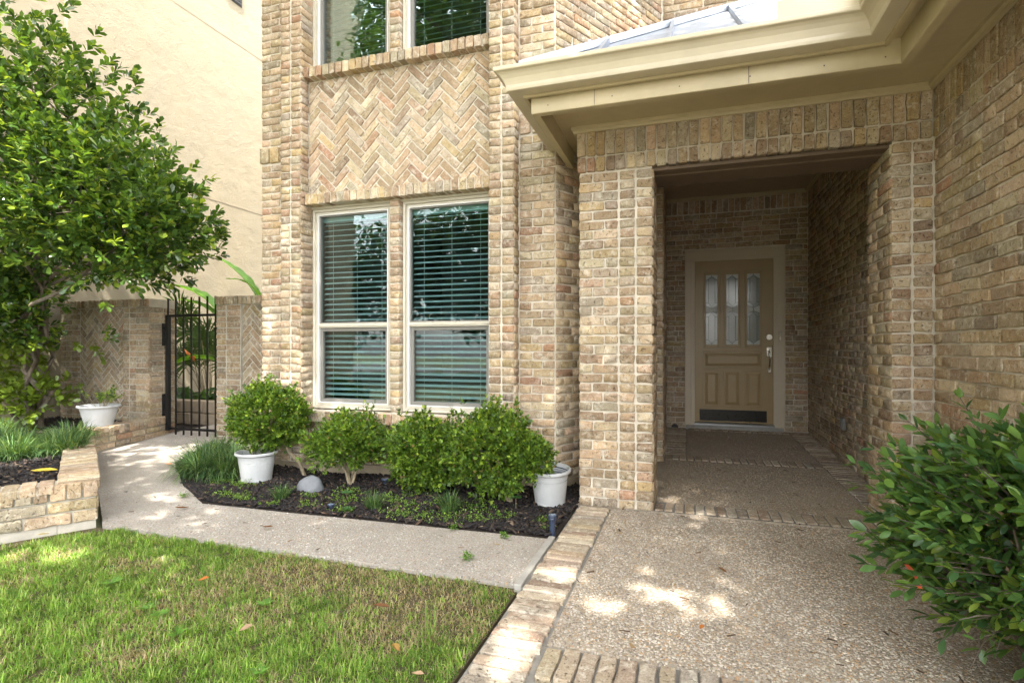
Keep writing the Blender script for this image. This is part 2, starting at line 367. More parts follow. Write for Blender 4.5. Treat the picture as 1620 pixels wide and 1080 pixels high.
def emit(grp, parent, mo, mj, limit=300, mask=None, maxkinds=None, minpx=6):
    """largest in the photo as objects of their own, the rest joined as one part"""
    bricks = GR.get(grp, []); by = {}
    for b in bricks:
        p = b['M'].translation if b['poly'] is None else b['M'] @ Vector((sum(q[0] for q in b['poly']) / len(b['poly']), 0, sum(q[1] for q in b['poly']) / len(b['poly'])))
        pr = project(p); sc_ = 0
        if pr and -5 < pr[0] < 1625 and -5 < pr[1] < 1085:
            view = (Vector((0, 0, HC)) - p).normalized(); co = max(0.02, view.x * b['n'].x + view.y * b['n'].y)
            ar = area(b['poly']) if b['poly'] else b['w'] * b['h']
            sc_ = ar * (FPX / pr[2]) ** 2 * co
            if mask and mask(pr): sc_ *= 0.05
            if b['h'] * FPX / pr[2] < minpx and b['w'] * FPX / pr[2] < minpx: sc_ = 0
        b['s'] = sc_; by.setdefault(b['kind'], []).append(b)
    V, F, C, nv = [], [], [], 0
    for kind, bl in by.items():
        bl.sort(key=lambda b: -b['s'])
        for i, b in enumerate(bl):
            single = i < limit and b['s'] > 20
            if b['poly'] is not None:
                vs, fs = outline_brick(b['poly'], i * 7 + 1, b['d'], 0.007, 0.0012); tv, tf = np.array(vs), np.array(tri(fs)); Mx = b['M']
                if single:
                    me = bpy.data.meshes.new(kind); me.from_pydata(vs, [], fs); me.materials.append(mo)
            else:
                T = template(b['w'], b['h'], b['d']); tv, tf = T[0], T[1]
                Mx = b['M'] @ Matrix.Diagonal((b['w'] / T[3], 1, b['h'] / T[4], 1))
                if single:
                    ck = mo.name
                    if T[2] is None: T[2] = {}
                    if ck not in T[2]:
                        me = bpy.data.meshes.new(kind); me.from_pydata([tuple(v) for v in tv], [], [tuple(int(q) for q in t) for t in tf])
                        me.materials.append(mo); T[2][ck] = me
                    me = T[2][ck]
            if single:
                o = link(kind, me, parent); o.matrix_local = Mx if parent.parent is not None else Mx; o.color = (*b['c'], 1)
            else:
                Mn = np.array(Mx); V.append(tv @ Mn[:3, :3].T + Mn[:3, 3]); F.append(tf + nv); nv += len(tv); C.append(np.repeat([b['c']], len(tv), 0))
    if V:
        o = nmesh('brick_courses', np.vstack(V), np.vstack(F), mj, parent, np.vstack(C)); tag(o, kind='stuff')

# ================================================================== GROUND AND PAVING
def fz(y): return 0.012 + max(0.0, y - 3.755) * 0.0217      # porch floor rises gently to the door
def pz(y): return 0.0 + max(0.0, y - 3.0) * 0.032            # garden path rises to the gate
g = MB(); g.box(-60, 60, -60, 60, -0.4, -0.06); tag(g.build('ground', M['turf']), 'open lawn ground around the house', kind='structure')
g = MB(); g.box(-60, 60, -22, -14, -0.055, -0.045); tag(g.build('street', M['asphalt']), 'asphalt street behind the front lawn', kind='structure')
tag(MB().box(-0.735, 9.0, -13.9, -1.004, -0.12, -0.02).build('reflector', M['bounce_concrete']), 'pale concrete driveway added unseen behind the viewer to bounce sunlight into the porch', kind='structure')  # added slab out of view, bounces sunlight onto facade and porch
# entry walk slab
walk = tag(MB().box(-0.505, 1.9, 1.97, 3.752, -0.12, -0.004).build('entry_walk', M['agg']), 'exposed aggregate entry walk slab in front of the porch', kind='structure')
tag(MB().box(-0.735, 1.9, -1.0, 1.968, -0.12, -0.012).build('walk_bedding', M['pmortar']), 'grey mortar bed under the brick borders of the walk', kind='structure')
tag(MB().box(-0.735, -0.507, 1.972, 3.752, -0.12, -0.010).build('border_bedding', M['pmortar']), 'grey mortar bed under the brick edging beside the walk', kind='structure')
def pave(parent, x0, x1, y0, y1, z, along='x', h=0.03, mul=0.98, grp_mat='brick_o', zf=None):
    """flat bricks lying as paving; bricks are long along the given axis, laid side by side across it"""
    if along == 'x':
        n = round((y1 - y0) / 0.0665); st = (y1 - y0) / n; cells = [(x0, x1, y0 + i * st, y0 + (i + 1) * st) for i in range(n)]
    else:
        n = round((x1 - x0) / 0.0665); st = (x1 - x0) / n; cells = [(x0 + i * st, x0 + (i + 1) * st, y0, y1) for i in range(n)]
    for a, b, c_, d in cells:
        T = template((b - a) - 0.011, (d - c_) - 0.011, 0.05)
        if T[2] is None: T[2] = {}
        mo = M[grp_mat]
        if mo.name not in T[2]:
            me = bpy.data.meshes.new('brick'); me.from_pydata([tuple(v) for v in T[0]], [], [tuple(int(q) for q in t) for t in T[1]])
            me.materials.append(mo); T[2][mo.name] = me
        cx, cy = (a + b) / 2, (c_ + d) / 2; zz = (zf(cy) if zf else z) + random.uniform(-.003, .003)
        # template front looks to -y: turn it to look up
        Mx = Matrix.Translation((cx + random.uniform(-.005, .005) * (along == 'x'), cy + random.uniform(-.004, .004) * (along == 'y'), zz)) @ Matrix.Rotation(random.gauss(0, .018), 4, 'Z') @ Matrix.Rotation(random.gauss(0, .015), 4, 'X') @ Matrix.Rotation(R(-90), 4, 'X') @ Matrix.Diagonal((((b - a) - 0.010 + random.uniform(-.006, .004)) / T[3], 1, ((d - c_) - 0.013 + random.uniform(-.005, .002)) / T[4], 1))
        o = link('brick', T[2][mo.name], parent); o.matrix_local = Mx; o.color = (*sat(bcol(mul), .72), 1)
pave(walk, -0.728, -0.512, 1.3, 3.735, 0.008, 'x')
pave(walk, -0.50, 1.9, 1.745, 1.955, 0.006, 'y')
pave(walk, -0.50, 1.9, 1.52, 1.735, 0.004, 'y')
# porch floor
pf = MB().add([(-0.75, 3.757, fz(3.757) - .006), (1.36, 3.757, fz(3.757) - .006), (1.36, 7.4, fz(7.4) - .006), (-0.75, 7.4, fz(7.4) - .006), (-0.75, 3.757, -.1), (1.36, 3.757, -.1), (1.36, 7.4, -.1), (-0.75, 7.4, -.1)],
              [(0, 1, 2, 3), (4, 7, 6, 5), (0, 4, 5, 1), (1, 5, 6, 2), (2, 6, 7, 3), (3, 7, 4, 0)]).build('porch_floor', M['agg'])
tag(pf, 'exposed aggregate porch floor with brick bands leading to the door', kind='structure')
for x0, x1, y0, y1, al in ((-0.222, 1.36, 3.76, 3.965, 'y'), (-0.215, 1.13, 5.35, 5.56, 'y'), (-0.27, -0.02, 5.58, 7.2, 'x'), (1.14, 1.355, 3.98, 7.2, 'x'), (0.0, 1.13, 7.06, 7.22, 'y')):
    g = MB(); g.add([(x0, y0, fz(y0) - .003), (x1, y0, fz(y0) - .003), (x1, y1, fz(y1) - .003), (x0, y1, fz(y1) - .003)], [(0, 1, 2, 3)]); g.build('mortar_bed', M['pmortar'], pf)
    pave(pf, x0, x1, y0, y1, 0, al, mul=0.95, zf=lambda y: fz(y) + 0.004)
# garden path
PTH = [(-0.775, 2.43), (-3.50, 2.43), (-3.60, 2.50), (-5.75, 3.90), (-6.04, 5.0), (-6.0, 7.0), (-5.15, 7.0), (-5.15, 4.8), (-4.6, 3.85), (-3.85, 3.30), (-3.30, 2.99), (-2.6, 3.0), (-0.775, 3.06)]
g = MB(); n = len(PTH)
g.add([(x, y, pz(y) - 0.006) for x, y in PTH] + [(x, y, -0.12) for x, y in PTH], [tuple(reversed(range(n)))] + [((i + 1) % n, i, n + i, n + (i + 1) % n) for i in range(n)])
path = g.build('garden_path', M['agg2']); tag(path, 'exposed aggregate path curving from the entry walk to the iron gate', kind='structure')
tag(MB().box(-0.775, -0.737, 2.40, 3.075, -0.1, 0.008).build('concrete_edge', M['concrete'], bevel=0.004), 'narrow grey concrete strip between path and brick edging', kind='structure')
# pebbles proud of the aggregate
def in_poly(x, y, poly):
    ins = np.zeros(len(x), bool); n = len(poly)
    for i in range(n):
        (x1, y1), (x2, y2) = poly[i - 1], poly[i]
        c = ((y1 > y) != (y2 > y)) & (x < (x2 - x1) * (y - y1) / (y2 - y1 + 1e-12) + x1); ins ^= c
    return ins
def pebbles(name, poly, n, zfun, parent, size=(0.0038, 0.0085), pal=None):
    xs = rng.uniform(min(p[0] for p in poly), max(p[0] for p in poly), n); ys = rng.uniform(min(p[1] for p in poly), max(p[1] for p in poly), n)
    k = in_poly(xs, ys, poly); xs, ys = xs[k], ys[k]; n = len(xs)
    r = rng.uniform(*size, n); el = rng.uniform(0.55, 0.9, n); an = rng.uniform(0, math.pi, n); ht = r * rng.uniform(0.35, 0.7, n)
    ring = np.array([(math.cos(a), math.sin(a)) for a in np.arange(6) * math.pi / 3])
    jr = rng.uniform(0.75, 1.15, (n, 6))
    lx = ring[None, :, 0] * jr * r[:, None]; ly = ring[None, :, 1] * jr * (r * el)[:, None]
    ca, sa = np.cos(an)[:, None], np.sin(an)[:, None]
    zc = np.array([zfun(y) for y in ys])
    V = np.zeros((n, 13, 3)); 
    X, Y = lx * ca - ly * sa, lx * sa + ly * ca
    V[:, :6, 0], V[:, :6, 1], V[:, :6, 2] = xs[:, None] + X, ys[:, None] + Y, (zc - 0.009)[:, None]
    V[:, 6:12, 0], V[:, 6:12, 1], V[:, 6:12, 2] = xs[:, None] + X * 0.72, ys[:, None] + Y * 0.72, (zc - 0.004 + ht * 0.75)[:, None]
    V[:, 12, 0], V[:, 12, 1], V[:, 12, 2] = xs, ys, zc - 0.004 + ht * 0.95
    T = []
    for i in range(6):
        j = (i + 1) % 6; T += [(i, j, 6 + j), (i, 6 + j, 6 + i), (6 + i, 6 + j, 12)]
    F = (np.array(T)[None] + (np.arange(n) * 13)[:, None, None]).reshape(-1, 3)
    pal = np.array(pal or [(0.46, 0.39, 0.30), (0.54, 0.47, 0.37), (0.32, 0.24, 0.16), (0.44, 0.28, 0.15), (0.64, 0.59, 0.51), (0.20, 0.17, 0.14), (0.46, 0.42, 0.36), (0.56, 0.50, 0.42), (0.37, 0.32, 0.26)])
    C = pal[rng.integers(0, len(pal), n)] * rng.uniform(0.75, 1.1, (n, 1))
    o = nmesh(name, V.reshape(-1, 3), F, M['peb'], parent, np.repeat(C, 13, 0), True); return tag(o, kind='stuff')
pebbles('pebble_surface', [(-0.5, 1.97), (1.6, 1.97), (1.36, 3.75), (-0.5, 3.75)], 52000, lambda y: -0.001, walk)
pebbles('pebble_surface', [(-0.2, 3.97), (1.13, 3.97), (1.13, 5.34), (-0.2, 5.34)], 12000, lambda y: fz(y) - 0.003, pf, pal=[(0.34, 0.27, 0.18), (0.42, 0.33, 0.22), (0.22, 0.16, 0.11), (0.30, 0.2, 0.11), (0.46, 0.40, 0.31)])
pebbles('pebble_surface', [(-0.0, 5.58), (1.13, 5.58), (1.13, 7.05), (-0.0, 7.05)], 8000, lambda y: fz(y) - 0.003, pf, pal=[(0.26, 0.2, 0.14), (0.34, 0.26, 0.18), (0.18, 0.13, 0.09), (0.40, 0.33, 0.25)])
GP = [(0.44, 0.41, 0.37), (0.53, 0.50, 0.45), (0.30, 0.27, 0.23), (0.42, 0.29, 0.17), (0.62, 0.59, 0.54), (0.20, 0.185, 0.165), (0.47, 0.45, 0.41), (0.37, 0.35, 0.32)]
pebbles('pebble_surface', [p for p in PTH], 80000, lambda y: pz(y) - 0.004, path, pal=GP)

def litter():
    n = 520; xs = rng.uniform(-4.5, 1.3, n); ys = rng.uniform(1.98, 5.2, n); ok = ((xs > -.5) & (ys < 3.74)) | ((xs < -.8) & (ys > 2.45) & (ys < 3.0)) | ((xs > -.1) & (xs < 1.1) & (ys > 4)); xs, ys = xs[ok], ys[ok]; n = len(xs)
    L = rng.uniform(.006, .022, n); W = L * rng.uniform(.12, .5, n); a = rng.uniform(0, 6.28, n); z = np.array([fz(y) if x > -.6 else 0 for x, y in zip(xs, ys)]) + rng.uniform(.006, .012, n)
    q = np.array([(-1, -1), (1, -.6), (1.1, .5), (-.8, 1)]); X = q[None, :, 0] * L[:, None]; Y = q[None, :, 1] * W[:, None]; c_, s_ = np.cos(a)[:, None], np.sin(a)[:, None]
    V = np.stack([X * c_ - Y * s_ + xs[:, None], X * s_ + Y * c_ + ys[:, None], z[:, None] + rng.uniform(0, .006, (n, 4))], -1).reshape(-1, 3)
    C = np.array([(.10, .06, .035), (.18, .11, .06), (.05, .035, .025), (.30, .2, .1)])[rng.integers(0, 4, n)]
    tag(nmesh('leaf_litter', V, np.arange(4 * n).reshape(-1, 4), M['chip'], None, np.repeat(C, 4, 0)), 'tiny dry leaf bits and twigs scattered on the paving', 'litter', kind='stuff')
litter()

# ================================================================== HOUSE
house = thing('brick_house', 'tan tumbled-brick house with herringbone panel, paired windows and covered entry porch', 'house', (-1.2, 4.05, 0))
HG = 'house'
def F(a, b, depth=0.05): return Face(a, b, HG, depth)
m = 0.009
YF, YM, YW = 3.94, 4.05, 4.11
XL, XA, XB, XC, XD, XE, XR = -3.772, -3.46, -3.239, -2.42, -2.32, -1.481, -1.265
XK = -0.973
ZT = 6.6
SILL, HEAD, USILL, UHEAD = 0.561, 2.363, 3.585, 5.2
mo = MB()
mo.box(XL + m, XB - 0.005, YM + m, 4.4, 0.1, ZT)
mo.box(XE + .005, XK - 0.0, YM + m, 4.4, 0.1, ZT)
mo.box(XB - 0.003, XE + 0.003, YM + m, 4.38, 0.1, SILL - 0.11)
mo.box(XB - 0.003, XE + 0.003, YM + m, 4.385, HEAD + 0.02, USILL - 0.02)
mo.box(XB - 0.003, XE + 0.003, YM + m, 4.38, UHEAD, ZT)
mo.box(XC + m, XD - m, YM + m, 4.375, SILL - 0.115, HEAD + 0.03); mo.box(XC + m, XD - m, YM + m, 4.376, USILL - 0.03, UHEAD + .01)
mo.box(XA + m, XB - m, YF + m, 4.2, 0.1, ZT); mo.box(XE + m, XR - m, YF + m, 4.2, 0.1, ZT)
mo.box(XL + m, XL + 0.3, 4.4, 12.0, 0.05, ZT)
# rowlock backing of sill and heads
for z0, z1 in ((SILL - 0.105, SILL - 0.012), (HEAD + 0.008, HEAD + 0.095), (USILL - 0.095, USILL - 0.010)):
    mo.box(XB + .004, XE - .004, 3.985 + m, 4.2, z0, z1)
# angled wall
fa = R(29); P0 = Vector((XK, YM)); ud = Vector((math.sin(fa), math.cos(fa))); LA = 1.51; P1 = P0 + ud * LA; inw = Vector((-ud.y, ud.x))
q = [P0 + inw * m, P1 + inw * m, P1 + inw * 0.3, P0 + inw * 0.3 + Vector((-.05, .1))]
mo.prism([(p.x, p.y) for p in q], 0.05, ZT)
mo.box(-0.45, -0.222 - m, 5.25 + m, 5.95, 0.0, 3.02)
mo.box(-0.55, -0.27 - m, 5.95, 7.4, 0.0, 3.02)
mo.box(-0.25, 4.0, 5.38, 5.6, 3.05, ZT)
# door wall
DX0, DX1, DZ0, DZ1 = 0.067, 0.993, 0.166, 2.20
mo.box(-0.4, DX0 - 0.05, 7.25 + m, 7.5, 0.0, 3.02); mo.box(DX1 + 0.05, 1.5, 7.25 + m, 7.5, 0.0, 3.02); mo.box(DX0 - 0.05, DX1 + 0.05, 7.25 + m, 7.499, DZ1 + 0.05, 3.02)
# right walls and piers
mo.box(1.36 + m, 1.66, 0.3, 7.5, 0.0, 2.64); mo.box(1.36 + m, 1.655, 3.9, 7.5, 2.6, 3.02)
mo.box(1.144 + m, 1.40, 3.754 + m, 4.2 - m, 0.0, 2.34)
mo.box(-0.734 + m, -0.225 - m, 3.754 + m, 4.2 - m, 0.0, 2.34)
mo.box(-0.734 + m, 1.38, 3.754 + m, 4.2 - m, 2.345, 2.64); mo.box(-0.73, 1.375, 3.80, 4.19, 2.63, 3.04)
mo.box(-0.73, -0.45, 4.18, 5.0, 2.36, 3.02)
wall = mo.build('wall', M['mortar'], house)
tag(MB().box(XL + .02, XK + .01, YM - 0.012, YM + .2, -0.1, 0.10).prism([(P0.x, P0.y - .012), (P1.x + .02, P1.y - .02), (P1.x - .2, P1.y + .1), (P0.x - .2, P0.y + .2)], -0.1, 0.085).build('foundation', M['found'], house, bevel=0.01))
# bricks ------------------------------------------------------------
f = F((XL, YM), (XK, YM))                       # main plane, s measured from XL
S = lambda x: x - XL
alternate(f, S(XL), S(XA) + .0, 0.1, 2.79); soldier(f, S(XL) - .008, S(XA), 2.80, 2.95, 'brick', 0.012, 0.095); alternate(f, S(XL), S(XA), 2.96, ZT)
alternate(f, S(XR) + .004, S(XK), 0.1, 2.76, 0.64); soldier(f, S(XR) + .004, S(XK), 2.77, 2.94, 'brick', 0.01, 0.095); alternate(f, S(XR) + .004, S(XK), 2.95, 5.0, 0.64)
running(f, S(XB), S(XE), 0.1, SILL - 0.11)
fm = F((XC, YM), (XD, YM), 0.09); stack(fm, 0, XD - XC, SILL - 0.01, HEAD); stack(fm, 0, XD - XC, USILL, UHEAD)
fp = F((XA, YF), (XB, YF)); stack(fp, 0, 0.108, 0.1, ZT); stack(fp, 0.112, XB - XA - .002, 0.1, ZT)
fr = F((XB, YF), (XB, YW - .005)); stack(fr, 0.003, YW - .005 - YF, 0.1, HEAD); stack(fr, 0.003, YM - YF, HEAD, USILL); stack(fr, .003, YW - .005 - YF, USILL, ZT)
fp = F((XE, YF), (XR, YF)); stack(fp, 0, 0.106, 0.1, ZT); stack(fp, 0.110, XR - XE - .002, 0.1, ZT)
fr = F((XR, YF), (XR, YM)); stack(fr, 0.003, YM - YF - .002, 0.1, ZT)
fs_ = F((XB, 3.985), (XE, 3.985), 0.12)
soldier(fs_, 0.002, XE - XB - .002, SILL - 0.108, SILL - 0.008, 'soldier_brick'); soldier(fs_, .002, XE - XB - .002, HEAD + .002, HEAD + 0.102, 'soldier_brick'); soldier(fs_, -0.012, XE - XB - .002, USILL - 0.105, USILL - 0.003, 'soldier_brick', 0.012)
fh = F((0, YM), (1, YM)); herring(fh, XB, XE, HEAD + 0.102, USILL - 0.105, 0.212)
fang = F(P0, P1); running(fang, 0.012, LA, 0.085, ZT)
fst = F((-0.42, 5.25), (-0.222, 5.25)); stack(fst, 0.09, 0.198, 0.03, 3.0); fst2 = F((-0.222, 5.25), (-0.222, 5.95)); running(fst2, .003, .7, .03, 3.0)
fpl = F((-0.27, 5.95), (-0.27, 7.25)); running(fpl, 0, 1.3, 0.05, 2.79); soldier(fpl, 0, 1.3, 2.80, 2.99)
fup = F((P1.x, 5.37), (3.0, 5.37)); running(fup, .01, 2.6, 3.1, 4.9)
fd = F((-0.27, 7.25), (1.36, 7.25)); DS = lambda x: x + 0.27
running(fd, 0, DS(-0.035), 0.085, 2.35); running(fd, DS(1.105), DS(1.36), 0.085, 2.35); running(fd, 0, 1.63, 2.35, 2.79); soldier(fd, 0, 1.63, 2.80, 2.99)
fri = F((1.36, 7.25), (1.36, 4.2)); running(fri, 0.003, 3.05, 0.03, 2.79); soldier(fri, .003, 3.05, 2.80, 2.99)
frv = F((1.144, 4.2), (1.144, 3.754)); running(frv, 0, 0.446, 0.0, 2.32, 0.21)
frp = F((1.144, 3.754), (1.36, 3.754)); stack(frp, 0.003, 0.108, 0.0, 2.32); stack(frp, 0.112, 0.216, 0.0, 2.32)
flp = F((-0.734, 3.754), (-0.225, 3.754)); alternate(flp, 0, 0.277, 0.0, 2.32, 0.64); stack(flp, 0.280, 0.392, 0.0, 2.32); stack(flp, 0.395, 0.509, 0.0, 2.32)
flr = F((-0.225, 3.754), (-0.225, 4.2)); running(flr, 0.003, 0.446, 0.0, 2.32, 0.21)
fhd = F((-0.734, 3.754), (1.36, 3.754)); soldier(fhd, -0.012, 2.09, 2.325, 2.432, 'soldier_brick', 0.008); soldier(fhd, -0.012, 2.09, 2.436, 2.625, 'soldier_brick', 0.008)
frw = F((1.36, 3.754), (1.36, 0.4)); running(frw, 0.004, 3.35, 0.0, 2.32); soldier(frw, .004, 3.35, 2.325, 2.432); soldier(frw, .004, 3.35, 2.436, 2.625)
def hidden(pr):
    x, y = pr[0], pr[1]
    return (x > 1385 and y > 690 - (x - 1385) * 0.2) or (470 < x < 870 and y > 665) or (880 > x > 815 and 720 < y)
emit(HG, wall, M['brick_o'], M['brick_j'], 300, hidden)
# steel / timber under the entry header
g = MB(); g.box(-0.224, 1.143, 3.766, 3.86, 2.298, 2.318).box(-0.224, 1.143, 3.88, 4.03, 2.292, 2.318).box(-0.224, 1.143, 4.05, 4.19, 2.302, 2.318); g.box(-0.222, 1.141, 3.80, 4.18, 2.312, 2.36)
g.build('steel_lintel', M['rust'], house, bevel=0.003)
# ceiling, soffit, moulding
MB().box(-0.72, 1.365, 4.0, 7.5, 3.0, 3.05).build('porch_ceiling', M['ceil'], house)
ZS = 2.64
g = MB(); g.prism([(-0.94, 3.10), (0.92, 3.10), (0.92, 0.3), (1.37, 0.3), (1.37, 3.77), (-0.72, 3.77), (-0.55, 4.85), (-0.94, 4.12)], ZS, ZS + 0.03)
g.build('soffit', M['trim'], house)
def sweep(path, prof, closed_prof=False):
    """path 2D with outward = left-hand side negative inward normal; prof list of (d outward, z)"""
    mb = MB(); n = len(path); k = len(prof); offs = []
    for i in range(n):
        ns = []
        if i > 0: t = (Vector(path[i]) - Vector(path[i - 1])).normalized(); ns.append(Vector((t.y, -t.x)))
        if i < n - 1: t = (Vector(path[i + 1]) - Vector(path[i])).normalized(); ns.append(Vector((t.y, -t.x)))
        if len(ns) == 2: b = ns[0] + ns[1]; b = b / (b.dot(ns[0])) 
        else: b = ns[0]
        offs.append(b)
    vs = [(path[i][0] + offs[i].x * d, path[i][1] + offs[i].y * d, z) for i in range(n) for d, z in prof]
    fs = []
    for i in range(n - 1):
        for j in range(k if closed_prof else k - 1):
            jj = (j + 1) % k; fs.append((i * k + j, i * k + jj, (i + 1) * k + jj, (i + 1) * k + j))
    if closed_prof: fs += [tuple(reversed(range(k))), tuple((n - 1) * k + j for j in range(k))]
    return mb.add(vs, fs)
def box_prof(d0, d1, z0, z1): return [(d0, z0), (d1, z0), (d1, z1), (d0, z1)]
def rot_right(path): return path
# outward side is to the right of travel when heading +x -> (0,-1)
GPATH = [(-0.94, 4.12), (-0.94, 3.10), (0.92, 3.10), (0.92, 0.3)]
def sweep_out(path, prof, closed=True):
    return sweep(path, prof, closed)
gp = [(0.0, 2.615), (0.072, 2.615), (0.080, 2.618), (0.083, 2.632), (0.084, 2.648), (0.090, 2.664), (0.098, 2.682), (0.112, 2.700), (0.124, 2.710), (0.139, 2.716), (0.142, 2.722), (0.142, 2.738), (0.136, 2.742), (0.120, 2.742), (0.120, 2.736), (0.134, 2.736), (0.136, 2.722), (0.120, 2.716), (0.108, 2.706), (0.094, 2.685), (0.084, 2.660), (0.078, 2.622), (0.004, 2.620), (0.004, 2.75), (0.0, 2.75)]
gut = sweep_out(GPATH, gp).build('gutter', M['gutter'], house)
for xs_ in (-0.35, 0.60):                                            # gutter slip joints
    g = MB(); n_ = 12; pp = gp[:n_]
    g.add([(xs_ + dx, 3.10 - d_ - .0015, z_ - .001) for dx in (0, .05) for d_, z_ in pp], [(j_, j_ + 1, n_ + j_ + 1, n_ + j_) for j_ in range(n_ - 1)]); g.build('gutter_joint', M['gutter'], house)
MB().box(0.305, 0.308, 3.1325, 3.1345, 2.516, 2.64).box(-0.52, -0.518, 3.1325, 3.1345, 2.516, 2.64).build('board_joint', M['vent'], house)
g = MB()
for xs_ in (-.8, -.42, -.05, .31, .66, .93): g.box(xs_, xs_ + .006, 3.132, 3.1345, 2.55, 2.556).box(xs_, xs_ + .006, 3.132, 3.1345, 2.605, 2.611)
g.build('nail_heads', M['vent'], house)
sweep_out([(p[0], p[1]) for p in GPATH], box_prof(-0.02, -0.0005, 2.60, 2.765)).build('fascia', M['trim'], house)
BPATH = [(-0.90, 4.18), (-0.90, 3.135), (1.0, 3.135), (1.0, 0.3)]
bp = [(0.0, 2.515), (0.0, 2.64), (-0.045, 2.64), (-0.045, 2.512), (-0.004, 2.512)]
sweep_out(BPATH, bp).build('eave_beam', M['trim'], house)
mp = [(0.0, 2.60), (0.018, 2.60), (0.022, 2.612), (0.034, 2.62), (0.036, 2.64), (0.0, 2.64)]
sweep_out([(-0.745, 3.90), (-0.745, 3.744), (1.352, 3.744), (1.352, 0.3)], mp).build('moulding', M['trim'], house)
mp2 = [(a, b + 0.36) for a, b in mp]
g = sweep_out([(-0.27, 5.95), (-0.27, 7.24), (1.355, 7.24), (1.355, 4.25)][:0] or [(-0.27, 7.245), (1.36, 7.245)], mp2); g.build('moulding', M['trim'], house)
g = sweep_out([(1.355, 7.2), (1.355, 4.25)], mp2); g.build('moulding', M['trim'], house)
MB().box(1.37, 3.9, 0.31, 3.7, 0.0, 2.6).build('garage_wing', M['mortar'], house)
# metal roof
RZ, MSL = 2.755, 0.68
def slab(mb, poly, th=0.015): 
    n = len(poly); mb.add([p for p in poly] + [(p[0], p[1], p[2] - th) for p in poly], [tuple(range(n)), tuple(reversed(range(n, 2 * n)))] + [((i + 1) % n, i, n + i, n + (i + 1) % n) for i in range(n)])
ex0, ex1, ey = -0.99, 0.93, 3.05
g = MB(); T_ = 2.31
slab(g, [(ex0, ey, RZ), (ex1, ey, RZ), (ex1 + T_, ey + T_, RZ + T_ * MSL), (ex0 + T_, ey + T_, RZ + T_ * MSL)])
slab(g, [(ex0, 4.12, RZ), (ex0, ey, RZ), (ex0 + T_, ey + T_, RZ + T_ * MSL), (ex0 + .8, ey + T_, RZ + .8 * MSL), (ex0 + .1, 4.3, RZ + .1 * MSL)])
slab(g, [(ex1, 0.3, RZ), (ex1 + 3, 0.3, RZ + 3 * MSL), (ex1 + 3, ey + T_, RZ + 3 * MSL), (ex1 + T_, ey + T_, RZ + T_ * MSL), (ex1, ey, RZ)])
roof = g.build('metal_roof', M['metalroof'], house)
for x in (-0.872, -0.486, -0.10, 0.286, 0.672):
    t1 = min(T_, x - ex0) if x < 1.2 else T_
    t0 = 0.0; g = MB(); w = 0.011; hh = 0.045
    y0, y1 = ey, ey + max(0.05, t1 - 0.02); za, zb = RZ, RZ + (y1 - ey) * MSL
    g.add([(x - w, y0, za), (x + w, y0, za), (x + w, y1, zb), (x - w, y1, zb), (x - w, y0 + .02, za + hh), (x + w, y0 + .02, za + hh), (x + w, y1, zb + hh), (x - w, y1, zb + hh)], [(0, 3, 2, 1), (4, 5, 6, 7), (0, 1, 5, 4), (1, 2, 6, 5), (2, 3, 7, 6), (3, 0, 4, 7)])
    g.build('seam', M['metalroof'], roof)
for i in range(7):
    y = 0.5 + i * 0.386; g = MB(); w = .011; hh = .045; x1 = ex1 + 3
    g.add([(ex1, y - w, RZ), (ex1, y + w, RZ), (x1, y + w, RZ + 3 * MSL), (x1, y - w, RZ + 3 * MSL), (ex1 + .02, y - w, RZ + hh), (ex1 + .02, y + w, RZ + hh), (x1, y + w, RZ + 3 * MSL + hh), (x1, y - w, RZ + 3 * MSL + hh)], [(0, 3, 2, 1), (4, 5, 6, 7), (0, 1, 5, 4), (1, 2, 6, 5), (2, 3, 7, 6), (3, 0, 4, 7)])
    g.build('seam', M['metalroof'], roof)
a = Vector((ex0, ey, RZ + .02)); b = Vector((ex0 + T_, ey + T_, RZ + T_ * MSL + .02)); dd = (b - a)
g = MB(); sd = Vector((1, -1, 0)).normalized() * 0.075
g.add([a + sd + Vector((0, 0, -.002)), a, b, b + sd + Vector((0, 0, -.002)), a - sd + Vector((0, 0, -.002)), b - sd + Vector((0, 0, -.002)), a + sd + Vector((0, 0, -.05)), b + sd + Vector((0, 0, -.05)), a - sd + Vector((0, 0, -.05)), b - sd + Vector((0, 0, -.05))],
      [(0, 3, 2, 1), (1, 2, 5, 4), (6, 7, 3, 0), (4, 5, 9, 8)]); g.build('hip_cap', M['metalroof'], roof)
g = MB(); g.box(0.42, 0.778, 2.966, 2.970, 2.742, 2.83).box(0.776, 0.780, 2.75, 2.97, 2.742, 2.83); g.build('gutter_splash_guard', M['gutter'], house)
# upper house mass above everything so that no light leaks in
MB().box(XL + .3, -1.0, 4.9, 12, 0.0, ZT).build('inner_wall', M['room'], house)
MB().box(XL, 3.2, 3.6, 12, ZT, ZT + .1).build('upper_roof', M['mortar'], house)
MB().box(-0.2, 4.2, 5.62, 12, 3.1, ZT).build('inner_wall', M['room'], house)

